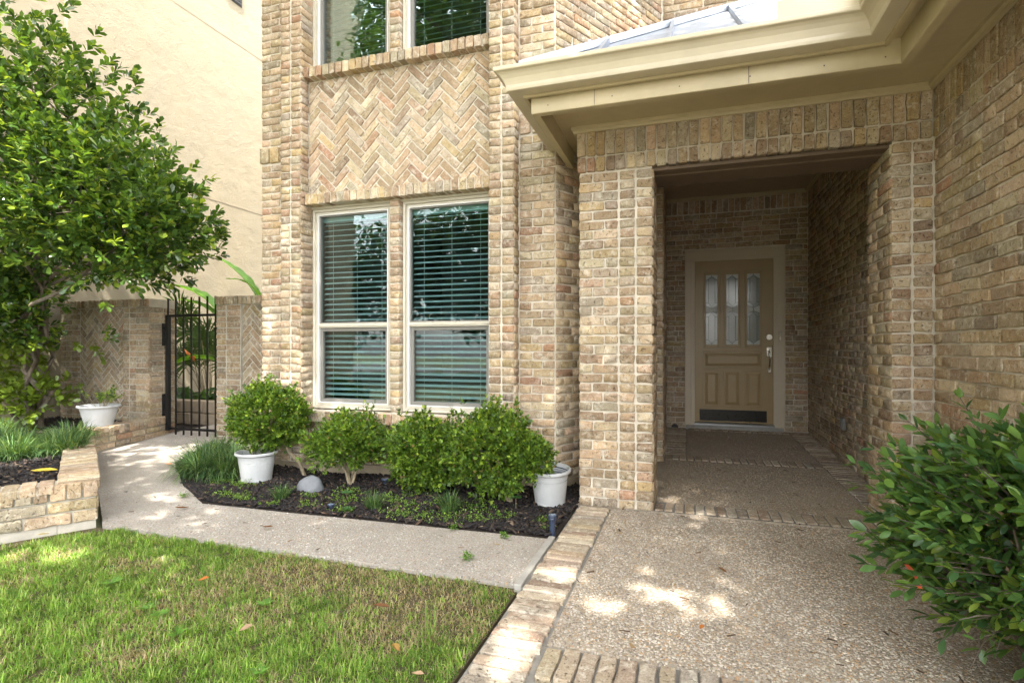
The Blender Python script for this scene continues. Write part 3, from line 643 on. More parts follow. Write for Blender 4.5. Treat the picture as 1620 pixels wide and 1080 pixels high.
# windows --------------------------------------------------------------
def window(x0, x1, z0, z1, zr, nslat, label):
    """double hung vinyl window with blind behind glass"""
    y = YW; w = MB(); fw = 0.052
    # outer casing, stepped
    for a, dpt, out_ in ((0.0, 0.028, -0.006), (0.026, 0.055, 0.0)):
        pass
    def ring(mb, xa, xb, za, zb, t, ya, yb):
        mb.box(xa, xb, ya, yb, zb - t, zb).box(xa, xb, ya, yb, za, za + t).box(xa, xa + t, ya, yb, za + t, zb - t).box(xb - t, xb, ya, yb, za + t, zb - t)
    ring(w, x0, x1, z0, z1, 0.024, y - 0.012, y + 0.06)
    ring(w, x0 + .0245, x1 - .0245, z0 + .0245, z1 - .0245, 0.022, y + 0.004, y + 0.06)
    fr = w.build('window', M['frame'], house, bevel=0.003); fr['label'] = label
    g = MB(); ring(g, x0 + .047, x1 - .047, z0 + .047, z1 - .047, 0.009, y - 0.002, y + 0.055); g.build('glazing_bead', M['white_line'], fr, bevel=0.0015)
    xi0, xi1, zi0, zi1 = x0 + .0565, x1 - .0565, z0 + .0565, z1 - .0565
    MB().box(xi0, xi1, y + 0.0, y + 0.05, zr - 0.018, zr + 0.02).box(xi0, xi1, y - .008, y + 0.0, zr - .006, zr + .006).build('meeting_rail', M['frame'], fr, bevel=0.002)
    g = MB(); ring(g, xi0, xi1, zi0, zr - .019, 0.030, y + .022, y + .056); g.build('lower_sash', M['frame_grey'], fr, bevel=0.002)
    g = MB(); ring(g, xi0, xi1, zr + .021, zi1, 0.010, y + .012, y + .05); g.build('upper_sash', M['frame_grey'], fr, bevel=0.002)
    MB().box(xi0 + .01, xi1 - .01, y + .030, y + .034, zr + .03, zi1 - .01).build('pane', M['glass'], fr)
    MB().box(xi0 + .03, xi1 - .03, y + .044, y + .048, zi0 + .03, zr - .048).build('pane', M['glass'], fr)
    # dark room behind
    g = MB(); X0, X1, Z0, Z1, Y0, Y1 = x0 + .005, x1 - .005, z0 + .005, z1 - .005, y + .061, y + 0.75
    g.add([(X0, Y0, Z0), (X1, Y0, Z0), (X1, Y0, Z1), (X0, Y0, Z1), (X0, Y1, Z0), (X1, Y1, Z0), (X1, Y1, Z1), (X0, Y1, Z1)], [(4, 5, 6, 7), (0, 1, 5, 4), (3, 7, 6, 2), (0, 4, 7, 3), (1, 2, 6, 5)]); g.build('room_shell', M['room'], fr)
    # blind: slats 50 mm, tilted
    yb = y + 0.105; za, zb = z0 + 0.05, z1 - 0.10; pitch = (zb - za) / nslat
    MB().box(xi0 - .01, xi1 + .01, yb - .03, yb + .03, zb + .0, z1 - .03).build('head_rail', M['slat'], fr, bevel=.003)
    me = None
    for i in range(nslat):
        tilt = R(24) + random.gauss(0, R(1.2))
        if me is None:
            g = MB(); hw = 0.024; L2 = (xi1 - xi0) / 2 + .006
            pr_ = [(-hw, 0.0), (-hw * .5, .0028), (0, .0036), (hw * .5, .0028), (hw, 0), (hw * .5, .0008), (0, .0016), (-hw * .5, .0008)]
            n8 = len(pr_); g.add([(sx * L2, a_, b_) for sx in (-1, 1) for a_, b_ in pr_], [(j_, (j_ + 1) % n8, n8 + (j_ + 1) % n8, n8 + j_) for j_ in range(n8)] + [tuple(reversed(range(n8))), tuple(range(n8, 2 * n8))])
            me = bpy.data.meshes.new('slat'); me.from_pydata(g.v, [], g.f); me.materials.append(M['slat']); 
        o = link('slat', me, fr); o.matrix_local = Matrix.Translation(((xi0 + xi1) / 2, yb, za + pitch * (i + .5) + random.uniform(-.0015, .0015))) @ Matrix.Rotation(random.gauss(0, .0012), 4, 'Y') @ Matrix.Rotation(tilt, 4, 'X')
    g = MB()
    for fx in (0.14, 0.5, 0.86): g.box(xi0 + (xi1 - xi0) * fx, xi0 + (xi1 - xi0) * fx + .002, yb - .029, yb - .027, za, zb)
    g.build('blind_cords', M['cord'], fr)
window(XB + .001, XC - .001, SILL, HEAD - .012, 1.302, 34, 'lower left window with teal blinds half open')
window(XD + .001, XE - .002, SILL, HEAD - .012, 1.302, 34, 'lower right window with teal blinds, taller looking')
window(XB + .001, XC - .001, USILL, UHEAD, 4.45, 30, 'upper left window above the herringbone panel')
window(XD + .001, XE - .002, USILL, UHEAD, 4.45, 30, 'upper right window above the herringbone panel')
# caulked head trim above the lower windows
MB().box(XB + .003, XE - .003, YW - .03, YW + .02, HEAD - .012, HEAD + .004).build('head_flashing', M['frame'], house)

# door --------------------------------------------------------------
yd = 7.285
g = MB(); cz0 = fz(7.25)
def casing(a, b, t0, t1, yy0, yy1):
    pass
cw = 0.104
g.box(DX0 - cw, DX0, 7.225, 7.33, cz0, DZ1 + .0).box(DX1, DX1 + cw + .01, 7.225, 7.33, cz0, DZ1 + .0).box(DX0 - cw, DX1 + cw + .01, 7.225, 7.33, DZ1 + .001, DZ1 + .125)
g.box(DX0 - cw - .006, DX0 - cw + .02, 7.212, 7.224, cz0, DZ1 + .13).box(DX1 + cw - .012, DX1 + cw + .016, 7.212, 7.224, cz0, DZ1 + .13).box(DX0 - cw + .021, DX1 + cw - .013, 7.212, 7.224, DZ1 + .10, DZ1 + .131)
g.box(DX0 - .03, DX0 + .012, 7.215, 7.2245, cz0, DZ1 - .012).box(DX1 - .012, DX1 + .03, 7.215, 7.2245, cz0, DZ1 - .012).box(DX0 - .03, DX1 + .03, 7.215, 7.2245, DZ1 - .0115, DZ1 + .03)
casing_o = g.build('door_casing', M['doortrim'], house, bevel=0.004)
MB().box(DX1 + .052, DX1 + .070, 7.207, 7.2245, 1.19, 1.30).build('doorbell', M['nickel'], casing_o, bevel=.004)
MB().box(DX0, DX1, 7.16, 7.34, DZ0 - .035, DZ0 - .004).build('threshold', M['alu'], house, bevel=.006)
MB().box(DX0 - .1, DX1 + .1, 7.18, 7.33, cz0 - .02, DZ0 - .036).build('door_step', M['concrete'], house, bevel=.006)
g = MB(); W = DX1 - DX0; px = lambda v: DX0 + (v - 1097.6) / 126.8 * W; zy = lambda v: DZ0 + (668.0 - v) / 255.5 * 2.034
lites = [(px(1113.5), px(1140.5)), (px(1146.5), px(1173.5)), (px(1179.5), px(1207.5))]
zl0, zl1 = zy(550.5), zy(430)
yb0, yb1 = yd, yd + .045
g.box(DX0 + .003, lites[0][0], yb0, yb1, DZ0, DZ1 - .002); g.box(lites[2][1], DX1 - .003, yb0, yb1, DZ0, DZ1 - .002)
g.box(lites[0][0], lites[2][1], yb0, yb1, zl1, DZ1 - .002); g.box(lites[0][0], lites[2][1], yb0, yb1, DZ0, zl0)
g.box(lites[0][1], lites[1][0], yb0, yb1, zl0, zl1); g.box(lites[1][1], lites[2][0], yb0, yb1, zl0, zl1)
door = g.build('door', M['door'], house)
def panel(x0, x1, z0, z1, name, raised=True):
    g = MB(); t = .016
    # moulding ring proud of the door, then a bevelled field
    for (a, b, c_, d) in ((x0, x1, z1 - t, z1), (x0, x1, z0, z0 + t), (x0, x0 + t, z0 + t, z1 - t), (x1 - t, x1, z0 + t, z1 - t)): g.box(a, b, yd - .012, yd - .0005, c_, d)
    if raised:
        i1, i2 = .030, .062
        if min(x1 - x0, z1 - z0) < .17: i2 = .048
        A = [(x0 + i1, z0 + i1), (x1 - i1, z0 + i1), (x1 - i1, z1 - i1), (x0 + i1, z1 - i1)]; B = [(x0 + i2, z0 + i2), (x1 - i2, z0 + i2), (x1 - i2, z1 - i2), (x0 + i2, z1 - i2)]
        g.add([(x, yd - .0006, z) for x, z in A] + [(x, yd - .011, z) for x, z in B], [(0, 1, 5, 4), (1, 2, 6, 5), (2, 3, 7, 6), (3, 0, 4, 7), (4, 5, 6, 7)])
    return g.build(name, M['door'], door, bevel=.003)
for a, b in lites:
    panel(a - .002, b + .002, zl0 - .002, zl1 + .002, 'lite_frame', False)
    c0, c1, e0, e1 = a + .030, b - .030, zl0 + .040, zl1 - .040
    MB().box(a + .0, c0, yd + .004, yd + .04, zl0, zl1).box(c1, b, yd + .004, yd + .04, zl0, zl1).box(c0, c1, yd + .004, yd + .04, zl0, e0).box(c0, c1, yd + .004, yd + .04, e1, zl1).build('lite_stile', M['door'], door, bevel=.004)
    MB().box(c0, c1, yd + .018, yd + .022, e0, e1).build('leaded_glass', M['glass_d'], door)
    w = c1 - c0; cxm = (c0 + c1) / 2; zm = (e0 + e1) / 2; q = MB(); st = MB(); yy = yd + .014
    def line(mb, pts): mb.tube([(x, yy, z) for x, z in pts], .0022, 5)
    xl, xr = c0 + w * .22, c1 - w * .22
    dz = w * .42
    for (b0, b1) in ((e0, zm - .028), (zm + .028, e1)):
        line(q, [(cxm, b0), (cxm, b0 + .012)]); line(q, [(xl, b0 + .012 + dz * .8), (cxm, b0 + .012), (xr, b0 + .012 + dz * .8), (xr, b1 - .012 - dz * .8), (cxm, b1 - .012), (xl, b1 - .012 - dz * .8), (xl, b0 + .012 + dz * .8)]); line(q, [(cxm, b1 - .012), (cxm, b1)])
        line(q, [(c0, b0 + .010 + dz * .9), (xl, b0 + .012 + dz * .8)]); line(q, [(c1, b0 + .010 + dz * .9), (xr, b0 + .012 + dz * .8)]); line(q, [(c0, b1 - .010 - dz * .9), (xl, b1 - .012 - dz * .8)]); line(q, [(c1, b1 - .010 - dz * .9), (xr, b1 - .012 - dz * .8)])
    line(q, [(c0, zm + .050), (cxm - .004, zm + .02), (cxm - .004, zm - .02), (c0, zm - .050)]); line(q, [(c1, zm + .050), (cxm + .004, zm + .02), (cxm + .004, zm - .02), (c1, zm - .050)])
    for s_ in (-1, 1):
        e = c0 if s_ < 0 else c1
        st.add([(e, yy + .002, zm + .048), (cxm + s_ * .006, yy + .002, zm + .02), (cxm + s_ * .006, yy + .002, zm - .02), (e, yy + .002, zm - .048)], [(0, 1, 2, 3)])
    st.add([(c0, yy + .002, e1), (c0, yy + .002, e1 - dz), (cxm, yy + .002, e1 - .012), (c1, yy + .002, e1 - dz), (c1, yy + .002, e1)], [(0, 1, 2, 3, 4)]); st.add([(c0, yy + .002, e0), (c0, yy + .002, e0 + dz), (cxm, yy + .002, e0 + .012), (c1, yy + .002, e0 + dz), (c1, yy + .002, e0)], [(0, 1, 2, 3, 4)])
    q.build('lead_came', M['lead'], door); [MB().add([st.v[i] for i in f_], [tuple(range(len(f_)))]).build('frosted_glass', M['frost'], door) for f_ in st.f]
panel(lites[0][0] - .01, lites[2][1] + .002, zy(582.5), zy(555.5), 'panel'); 
for a, b in lites: panel(a - .008, b + .004, zy(643.5), zy(585.5), 'panel')
MB().box(px(1107), px(1214), yd - .004, yd - .0006, zy(666), zy(648)).build('kick_plate', M['kick'], door, bevel=.001)
hx = px(1217.5); g = MB(); g.tube([(hx, yd - .022, zy(534)), (hx, yd + .0, zy(534))], .030, 20); g.build('deadbolt', M['nickel'], door, bevel=.003)
g = MB(); g.box(hx - .03, hx + .03, yd - .012, yd - .001, zy(564), zy(549.5)).box(hx - .018, hx + .018, yd - .012, yd - .001, zy(588.5), zy(581))
g.tube([(hx, yd - .01, zy(556)), (hx, yd - .05, zy(559)), (hx + .002, yd - .060, zy(568)), (hx, yd - .050, zy(578)), (hx, yd - .01, zy(584))], [.010, .011, .009, .011, .010], 10); g.box(hx - .014, hx + .014, yd - .055, yd - .012, zy(554.5), zy(552)); g.build('handle', M['nickel'], door, bevel=.004)
MB().box(-0.3, 1.4, 7.75, 7.8, 0, 3).build('inner_wall', M['room'], house)
g = MB(); g.box(0.0, 1.1, 7.34, 7.75, 0.1, 0.12).box(-.01, 0.0, 7.34, 7.75, 0, 2.4).box(1.1, 1.11, 7.34, 7.75, 0, 2.4).box(0, 1.1, 7.34, 7.75, 2.4, 2.41); g.build('hall_shell', M['room'], house)
# outlet box on right porch wall, weep hole by the door
g = MB(); g.box(1.325, 1.352, 5.56, 5.64, 0.36, 0.47).box(1.318, 1.3245, 5.57, 5.63, 0.37, 0.46); ob = g.build('outlet_box', M['alu'], house, bevel=.003)
MB().tube([(-0.165, 7.238, fz(7.25) + .0), (-0.165, 7.247, fz(7.25) + .0)], .042, 16).build('weep_hole', M['vent'], house)

# ================================================================== NEIGHBOUR HOUSE
XN = -7.66
nb = thing('neighbour_house', 'cream yellow stucco side wall of the neighbouring house, tall and windowless', 'house', (XN, 6, 0))
g = MB(); g.box(XN - 8, XN, 4.88, 22, -0.1, 13).box(XN - 8, XN - 0.06, -3, 4.88, -0.1, 13); nw = g.build('wall', M['stucco'], nb)
g = MB(); g.box(XN - .001, XN + .0035, 4.9, 20, 6.51, 6.520).box(XN - .001, XN + .0035, 4.9, 20, 3.60, 3.606).box(XN - .061, XN - .0565, -3, 4.87, 0.74, 0.752); g.build('control_joint', M['found'], nb)
g = MB(); g.box(XN, XN + .015, 7.35, 7.75, 7.22, 7.6)
for i in range(7): g.box(XN + .015, XN + .03, 7.37, 7.73, 7.24 + i * .05, 7.265 + i * .05)
g.build('louvre_vent', M['vent'], nb)

# ================================================================== GARDEN WALLS
WT = 1.69
gw = thing('garden_wall', 'brick garden wall with herringbone panel left of the iron gate', 'wall', (-6.8, 4.8, 0))
g = MB(); g.box(-7.62, -6.1 - m, 4.79 + m + .0, 5.126 - m, 0, WT - .01)
g.box(-7.61, -6.09 - m, 4.765 + m, 5.13 - m, WT - .10, WT - .004)
gwall = g.build('wall', M['gmortar'], gw)
# cut the panel recess by building frame pieces proud instead
G1 = 'gwl'
fA = Face((-7.62, 4.765), (-6.1, 4.765), G1)
PL, PR = 0.32, 1.10
mo2 = MB().box(-7.61, -7.62 + PL - .008, 4.775, 4.80, 0, WT - .1).box(-7.62 + PR + .008, -6.1 - m, 4.775, 4.80, 0, WT - .1).build('panel_surround', M['gmortar'], gw)
stack(fA, 0, 0.10, 0.2, WT - .1); stack(fA, .105, .205, .2, WT - .1); stack(fA, .21, PL, .2, WT - .1)
stack(fA, PR, PR + .10, 0.2, WT - .1); stack(fA, PR + .115, PR + .21, .2, WT - .1); stack(fA, PR + .215, 1.52, .2, WT - .1)
soldier(fA, -0.005, 1.525, WT - .1, WT, 'brick', .012, .066)
fP = Face((-7.62, 4.795), (-6.1, 4.795), G1); herring(fP, PL + .005, PR - .005, 0.2, WT - .1, 0.2, .0655, 'herringbone_brick', 0.02)
fB = Face((-6.1, 4.765), (-6.1, 5.126), G1); 
for a_, b_, i in rows(0.05, WT - .1): put(fB, .004, .20, a_, b_); put(fB, .204, .358, a_, b_)
put(fB, .004, .18, WT - .1, WT); put(fB, .182, .36, WT - .1, WT)
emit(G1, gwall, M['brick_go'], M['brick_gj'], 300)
g = MB(); g.box(-7.62, -6.1, 4.79, 5.12, WT - .012, WT - .002); g.build('coping', M['gmortar'], gw)
gr_ = thing('garden_wall', 'short brick garden wall with herringbone panel between gate and house', 'wall', (-4.4, 4.82, 0))
g = MB(); g.box(-5.13 + m, -3.55, 4.845 + m, 5.15, 0, WT - .01).box(-5.13 + m, -4.78, 4.82 + m, 4.85, 0, WT - .1).box(-5.12, -3.56, 4.82 + m, 5.15, WT - .1, WT - .004); gw2 = g.build('wall', M['gmortar'], gr_)
G2 = 'gwr'; fC = Face((-5.13, 4.82), (-3.55, 4.82), G2)
stack(fC, 0, .14, .03, WT - .1); stack(fC, .15, .345, .03, WT - .1); soldier(fC, -.005, 1.56, WT - .1, WT, 'brick', .012, .066)
fD = Face((-5.13, 4.85), (-3.55, 4.85), G2); herring(fD, .35, 1.55, .03, WT - .1, .2, .0655, 'herringbone_brick', -0.03)
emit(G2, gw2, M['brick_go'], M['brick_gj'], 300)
# raised planter with low brick wall
pl = thing('planter_wall', 'low weathered brick retaining wall of the raised bed at left', 'planter', (-3.6, 2.5, 0))
C0 = Vector((-3.55, 2.44)); da = Vector((-0.835, 0.55)).normalized(); db = Vector((da.y, -da.x)) * -1
db = Vector((-0.55, -0.835)).normalized(); LS, LF = 2.62, 2.2
C1 = C0 + da * LS; C2 = C0 + db * LF; C3 = Vector((-6.06, 5.0)); ZP = 0.27
G3 = 'plt'; core = MB(); inner = 0.20
def q2(p): return (p.x, p.y)
nin_side = Vector((-da.y, da.x)); nin_side = nin_side if nin_side.dot(db) > 0 else -nin_side
nin_front = da
e = .012
core.prism([q2(C0 + (da + db) * e), q2(C0 + db * inner + da * e), q2(C1 + db * inner), q2(C1 + db * e)][::1], -.05, ZP - .008)
core.prism([q2(C0 + (da + db) * e + db * .19), q2(C2 + da * e), q2(C2 + da * inner), q2(C0 + da * inner + db * .19)], -.05, ZP - .009)
d3 = (C3 - C1).normalized(); n3 = Vector((-d3.y, d3.x)); 
core.prism([q2(C1 + n3 * .012), q2(C3 + n3 * .012), q2(C3 + n3 * .2), q2(C1 + n3 * .2)], -.05, ZP - .010)
core_o = core.build('wall', M['gmortar'], pl)
fF = Face(q2(C2), q2(C0), G3, .05); running(fF, 0.0, LF - .0, 0.02, 0.165, .23); soldier(fF, 0, LF + .0, 0.168, ZP, 'coping_brick', .006, .078)
fS = Face(q2(C0), q2(C1), G3, .05); running(fS, .01, LS, .02, .165, .22); 
fT = Face(q2(C1), q2(C3), G3, .05); running(fT, .0, (C3 - C1).length, .04, .175, .22); soldier(fT, 0, (C3 - C1).length, .178, ZP, 'coping_brick', .006, .072)
emit(G3, core_o, M['brick_go'], M['brick_gj'], 300)
def cope(a, dirv, inn, L, bw=.075, z=ZP, parent=None, wid=.215):
    n = int(L / bw)
    for i in range(n):
        T = template(bw - .008, wid, .05)
        if T[2] is None: T[2] = {}
        mo_ = M['brick_go']
        if mo_.name not in T[2]:
            me = bpy.data.meshes.new('coping_brick'); me.from_pydata([tuple(v) for v in T[0]], [], [tuple(int(q) for q in t) for t in T[1]])
            me.materials.append(mo_); T[2][mo_.name] = me
        c_ = a + dirv * (bw * (i + .5)) + inn * (wid / 2 - .012)
        x = Vector((dirv.x, dirv.y, 0)); y = Vector((inn.x, inn.y, 0))
        if x.cross(y).z < 0: x = -x
        B = Matrix(((x.x, 0, y.x, c_.x), (x.y, 0, y.y, c_.y), (0, -1, 0, z + random.uniform(-.004, .006)), (0, 0, 0, 1)))
        o = link('coping_brick', T[2][mo_.name], core_o); o.matrix_local = B @ Matrix.Rotation(random.gauss(0, .02), 4, 'Y') @ Matrix.Rotation(random.gauss(0, .012), 4, 'X') @ Matrix.Diagonal(((bw - .010) / T[3], 1, wid / T[4], 1)); o.color = (*bcol(1.05), 1)
cope(C0 - da * 0 + db * 0, da, db, LS, .075)
cope(C0 + db * .21, db, da, LF - .25, .082)
cope(C1, d3, n3, (C3 - C1).length, .072)
bedp = [q2(C0 + (da + db) * .19), q2(C2 + da * .19), (-7.72, C2.y + 1.0), (-7.72, 4.78), (-6.2, 4.78), q2(C1 + n3 * .19 + db * .1)]
g = MB(); g.prism(bedp[::-1], -.05, .20); tag(g.build('planter_soil', M['mulchb']), 'dark mulched soil filling the raised bed', kind='structure')
bed = [(-3.30, 2.99), (-2.6, 3.0), (-0.775, 3.06), (-0.74, 3.75), (-0.74, 5.3), (-3.7, 4.1), (-4.0, 4.85), (-5.15, 4.85), (-5.15, 4.8), (-4.6, 3.85), (-3.85, 3.30)]
g = MB(); g.prism([(x, y) for x, y in [(-3.30, 2.985), (-0.737, 3.06), (-0.737, 5.4), (-5.15, 5.4), (-5.15, 4.8), (-4.6, 3.85), (-3.85, 3.30)]], -.1, -0.002); tag(g.build('mulch_bed', M['mulchb']), 'dark mulch bed in front of the house wall', kind='structure')
# mulch chips
def chips(name, poly, n, zfun, label, size=(0.008, 0.028)):
    xs = rng.uniform(min(p[0] for p in poly), max(p[0] for p in poly), n); ys = rng.uniform(min(p[1] for p in poly), max(p[1] for p in poly), n)
    k = in_poly(xs, ys, poly); xs, ys = xs[k], ys[k]; n = len(xs)
    L = rng.uniform(*size, n); Wd = L * rng.uniform(.18, .5, n); H = rng.uniform(.002, .005, n)
    yaw = rng.uniform(0, 6.28, n); pit = rng.normal(0, .35, n); zz = zfun(xs, ys) + rng.uniform(0, .010, n)
    b = np.array([(x, y, z) for x in (-1, 1) for y in (-1, 1) for z in (-1, 1)], float)
    V = b[None] * np.stack([L, Wd, H], 1)[:, None] 
    V[:, :4, 1] *= rng.uniform(.3, 1, (n, 1))
    cp, sp = np.cos(pit)[:, None], np.sin(pit)[:, None]; X = V[..., 0] * cp - V[..., 2] * sp; Z = V[..., 0] * sp + V[..., 2] * cp; Y = V[..., 1]
    cy, sy = np.cos(yaw)[:, None], np.sin(yaw)[:, None]
    V = np.stack([X * cy - Y * sy + xs[:, None], X * sy + Y * cy + ys[:, None], Z + zz[:, None]], -1)
    fq = np.array([(0, 1, 3, 2), (4, 6, 7, 5), (0, 4, 5, 1), (2, 3, 7, 6), (1, 5, 7, 3), (0, 2, 6, 4)])
    Fq = (fq[None] + (np.arange(n) * 8)[:, None, None]).reshape(-1, 4)
    pal = np.array([(0.022, 0.019, 0.02), (0.03, 0.025, 0.024), (0.016, 0.015, 0.016), (0.05, 0.038, 0.03), (0.10, 0.065, 0.045), (0.028, 0.026, 0.03), (0.16, 0.12, 0.085)])
    C = pal[rng.choice(len(pal), n, p=[.25, .22, .2, .15, .06, .09, .03])] * rng.uniform(.7, 1.3, (n, 1))
    o = nmesh(name, V.reshape(-1, 3), Fq, M['chip'], None, np.repeat(C, 8, 0)); return tag(o, label, 'mulch', kind='stuff')
def undul(x, y): return 0.012 * np.sin(x * 5.1 + 1) * np.cos(y * 6.3) 
chips('mulch', [(-3.30, 2.995), (-2.6, 3.01), (-0.78, 3.07), (-0.745, 3.75), (-0.745, 4.5), (-3.6, 4.05), (-4.1, 4.8), (-5.1, 4.8), (-4.6, 3.86), (-3.85, 3.31)], 30000, lambda x, y: 0.008 + undul(x, y) * (np.clip((y - 3.05) * 5, 0, 1)), 'loose dark bark mulch chips covering the bed below the windows')
chips('mulch', bedp, 22000, lambda x, y: 0.208 + undul(x, y) * .6, 'loose dark bark mulch chips inside the raised brick planter')

# ================================================================== GATE
gt = thing('iron_gate', 'black wrought iron garden gate with spiked bars, closed between brick piers', 'gate', (-5.63, 4.95, 0.07))
Yg = 4.95
MB().box(-6.035, -5.99, Yg - .022, Yg + .022, .10, 1.50).build('hinge_post', M['iron'], gt, bevel=.002)
for z in (1.475, .115): MB().box(-5.99, -5.27, Yg - .013, Yg + .013, z, z + .028).build('rail', M['iron'], gt, bevel=.002)
bm = None
for i in range(7):
    x = -6.012 + i * .7380 / 6 * 1.0
    if i == 0: MB().box(x - .008, x + .008, Yg - .008, Yg + .008, 1.50, 1.70).build('bar', M['iron'], gt, bevel=.002); continue
    MB().box(x - .008, x + .008, Yg - .0082, Yg + .0082, .045, 1.71).build('bar', M['iron'], gt, bevel=.002)
for z in (1.13, 0.27):
    MB().box(-6.098, -6.078, Yg - .015, Yg + .045, z, z + .27).box(-6.0775, -6.0355, Yg - .008, Yg + .008, z + .03, z + .07).box(-6.0775, -6.0355, Yg - .008, Yg + .008, z + .19, z + .23).build('hinge', M['iron'], gt, bevel=.003)
# stone block wall behind gate
sb = thing('stone_edging', 'low tan stone block edging behind the iron gate', 'wall', (-5.6, 5.7, 0.1))
for r_ in range(2):
    x = -7.6 - .1 * r_
    while x < -4.4:
        l = random.uniform(.22, .34); g = MB(); z0 = .06 + r_ * .165
        g.box(x + .005, x + l - .005, 5.62 + random.uniform(-.01, .01), 5.80, z0, z0 + .158); g.build('stone_block', M['stone'], sb, bevel=.012); x += l

# ================================================================== FOLIAGE MACHINERY
def frames(D, roll=None, upbias=0.7):
    """orthonormal frames (n,3,3) columns: along leaf, across, normal"""
    D = D / np.linalg.norm(D, axis=1, keepdims=True); n = len(D)
    up = np.tile([0, 0, 1.0], (n, 1)) * upbias + rng.normal(0, .35, (n, 3))
    S_ = np.cross(up, D); S_ /= np.linalg.norm(S_, axis=1, keepdims=True) + 1e-9
    N = np.cross(D, S_); return np.stack([D, S_, N], -1)
LEAF = {
 'lance': (np.array([(0, 0, 0), (.25, -.16, .015), (.25, 0, -.03), (.25, .16, .015), (.6, -.19, 0), (.6, 0, -.045), (.6, .19, 0), (.86, -.10, -.05), (.86, 0, -.075), (.86, .10, -.05), (1, 0, -.12)]),
           [(0, 1, 2), (0, 2, 3), (1, 4, 5), (1, 5, 2), (2, 5, 6), (2, 6, 3), (4, 7, 8), (4, 8, 5), (5, 8, 9), (5, 9, 6), (7, 10, 8), (8, 10, 9)]),
 'obov': (np.array([(0, 0, 0), (.35, -.17, .02), (.35, 0, -.03), (.35, .17, .02), (.72, -.25, 0), (.72, 0, -.04), (.72, .25, 0), (1, 0, -.09)]),
          [(0, 1, 2), (0, 2, 3), (1, 4, 5), (1, 5, 2), (2, 5, 6), (2, 6, 3), (4, 7, 5), (5, 7, 6)]),
 'small': (np.array([(0, 0, 0), (.5, -.33, .06), (.55, 0, -.04), (.5, .33, .06), (1, 0, -.04)]), [(0, 1, 2), (0, 2, 3), (1, 4, 2), (2, 4, 3)]),
}
def leaf_cloud(P, D, S, shape, C, upbias=.7, width=1.0):
    tv, tf = LEAF[shape]; tv = tv * np.array([1, width, 1]); Fm = frames(D, upbias=upbias)
    V = np.einsum('nij,vj->nvi', Fm, tv) * S[:, None, None] + P[:, None]
    Fc = (np.array(tf)[None] + (np.arange(len(P)) * len(tv))[:, None, None]).reshape(-1, 3)
    return V.reshape(-1, 3), Fc, np.repeat(C, len(tv), 0), Fm
def twigs(P, D, L, per, spread=0.9, gap=0.0):
    """leaf positions and directions along twigs"""
    D = D / np.linalg.norm(D, axis=1, keepdims=True); n = len(P)
    a = np.cross(D, rng.normal(0, 1, (n, 3))); a /= np.linalg.norm(a, axis=1, keepdims=True); b = np.cross(D, a)
    ps, ds = [], []
    for k in range(per):
        t = gap + (1 - gap) * (k // 2 * 2 + 1) / per; ph = (k % 2) * math.pi + (k // 2) * 1.4
        ph = ph + rng.normal(0, .35, n); rad = a * np.cos(ph)[:, None] + b * np.sin(ph)[:, None]
        sp = spread * (1.1 - .6 * t)
        ps.append(P + D * (L * t)[:, None]); ds.append(D * math.cos(sp) + rad * math.sin(sp) + rng.normal(0, .12, (n, 3)))
    return np.vstack(ps), np.vstack(ds)
def greens(n, pal, w=None, lo=.7, hi=1.25):
    pal = np.array(pal); return pal[rng.choice(len(pal), n, p=w)] * rng.uniform(lo, hi, (n, 1))
def ell_dirs(n):
    v = rng.normal(0, 1, (n, 3)); return v / np.linalg.norm(v, axis=1, keepdims=True)
BOX = [(0.10, 0.19, 0.02), (0.17, 0.28, 0.03), (0.05, 0.105, 0.018), (0.30, 0.40, 0.045)]
def lump(v, seed, amp):
    return np.array([1 + amp * mnoise.noise(Vector(tuple(p * 2.3)) + Vector((seed, seed * 2.1, 0))) * 1.6 + amp * .6 * mnoise.noise(Vector(tuple(p * 5.5)) + Vector((seed * 3, 0, seed))) for p in v])
def crown(name, parent, cx, cy, cz, rx, ry, rz, ntw, leaf, seed, pal=BOX, w=(.42, .28, .18, .12), shape='small', per=8, amp=.16, tw=.07, inner=.55, upb=.7, mat='leafm', width=1.0, spread=.95, low=-1.0):
    v = ell_dirs(ntw); v = v[v[:, 2] > low]; r = inner + (1 - inner) * rng.uniform(0, 1, len(v)) ** .6; r *= lump(v, seed, amp)
    P = v * r[:, None] * np.array([rx, ry, rz]) + np.array([cx, cy, cz]); D = v * np.array([1, 1, 1]) + np.array([0, 0, .55]) + rng.normal(0, .35, v.shape)
    st_ = rng.uniform(0, 1, len(P)) < .04; P[st_] = P[st_] + v[st_] * .045 + np.array([0, 0, .02])
    lp, ld = twigs(P, D, np.full(len(P), tw) * rng.uniform(.6, 1.2, len(P)), per, spread)
    C = greens(len(lp), pal, w); C *= np.repeat(rng.uniform(.7, 1.3, len(P))[None], per, 0).reshape(-1, 1)[:len(lp)]; S_ = leaf * rng.uniform(.5, 1.3, len(lp))
    dd = rng.uniform(0, 1, len(lp)) < .012; C[dd] = np.array([.34, .24, .10])
    V, Fc, Cc, _ = leaf_cloud(lp, ld, S_, shape, C, upb, width)
    return nmesh(name, V, Fc, M[mat], parent, Cc)
def shrub(name, label, cx, cy, z0, rx, ry, rz, czr, seed, trunk, ntw=1500, leaf=.031, **kw):
    t = thing(name, label, 'shrub', (cx, cy, z0)); crown('foliage', t, cx, cy, z0 + czr, rx, ry, rz, ntw, leaf, seed, **kw)
    g = MB()
    for pts, rad in trunk: g.tube(pts, rad, 7)
    g.build('trunk', M['twig'], t, smooth=True); return t
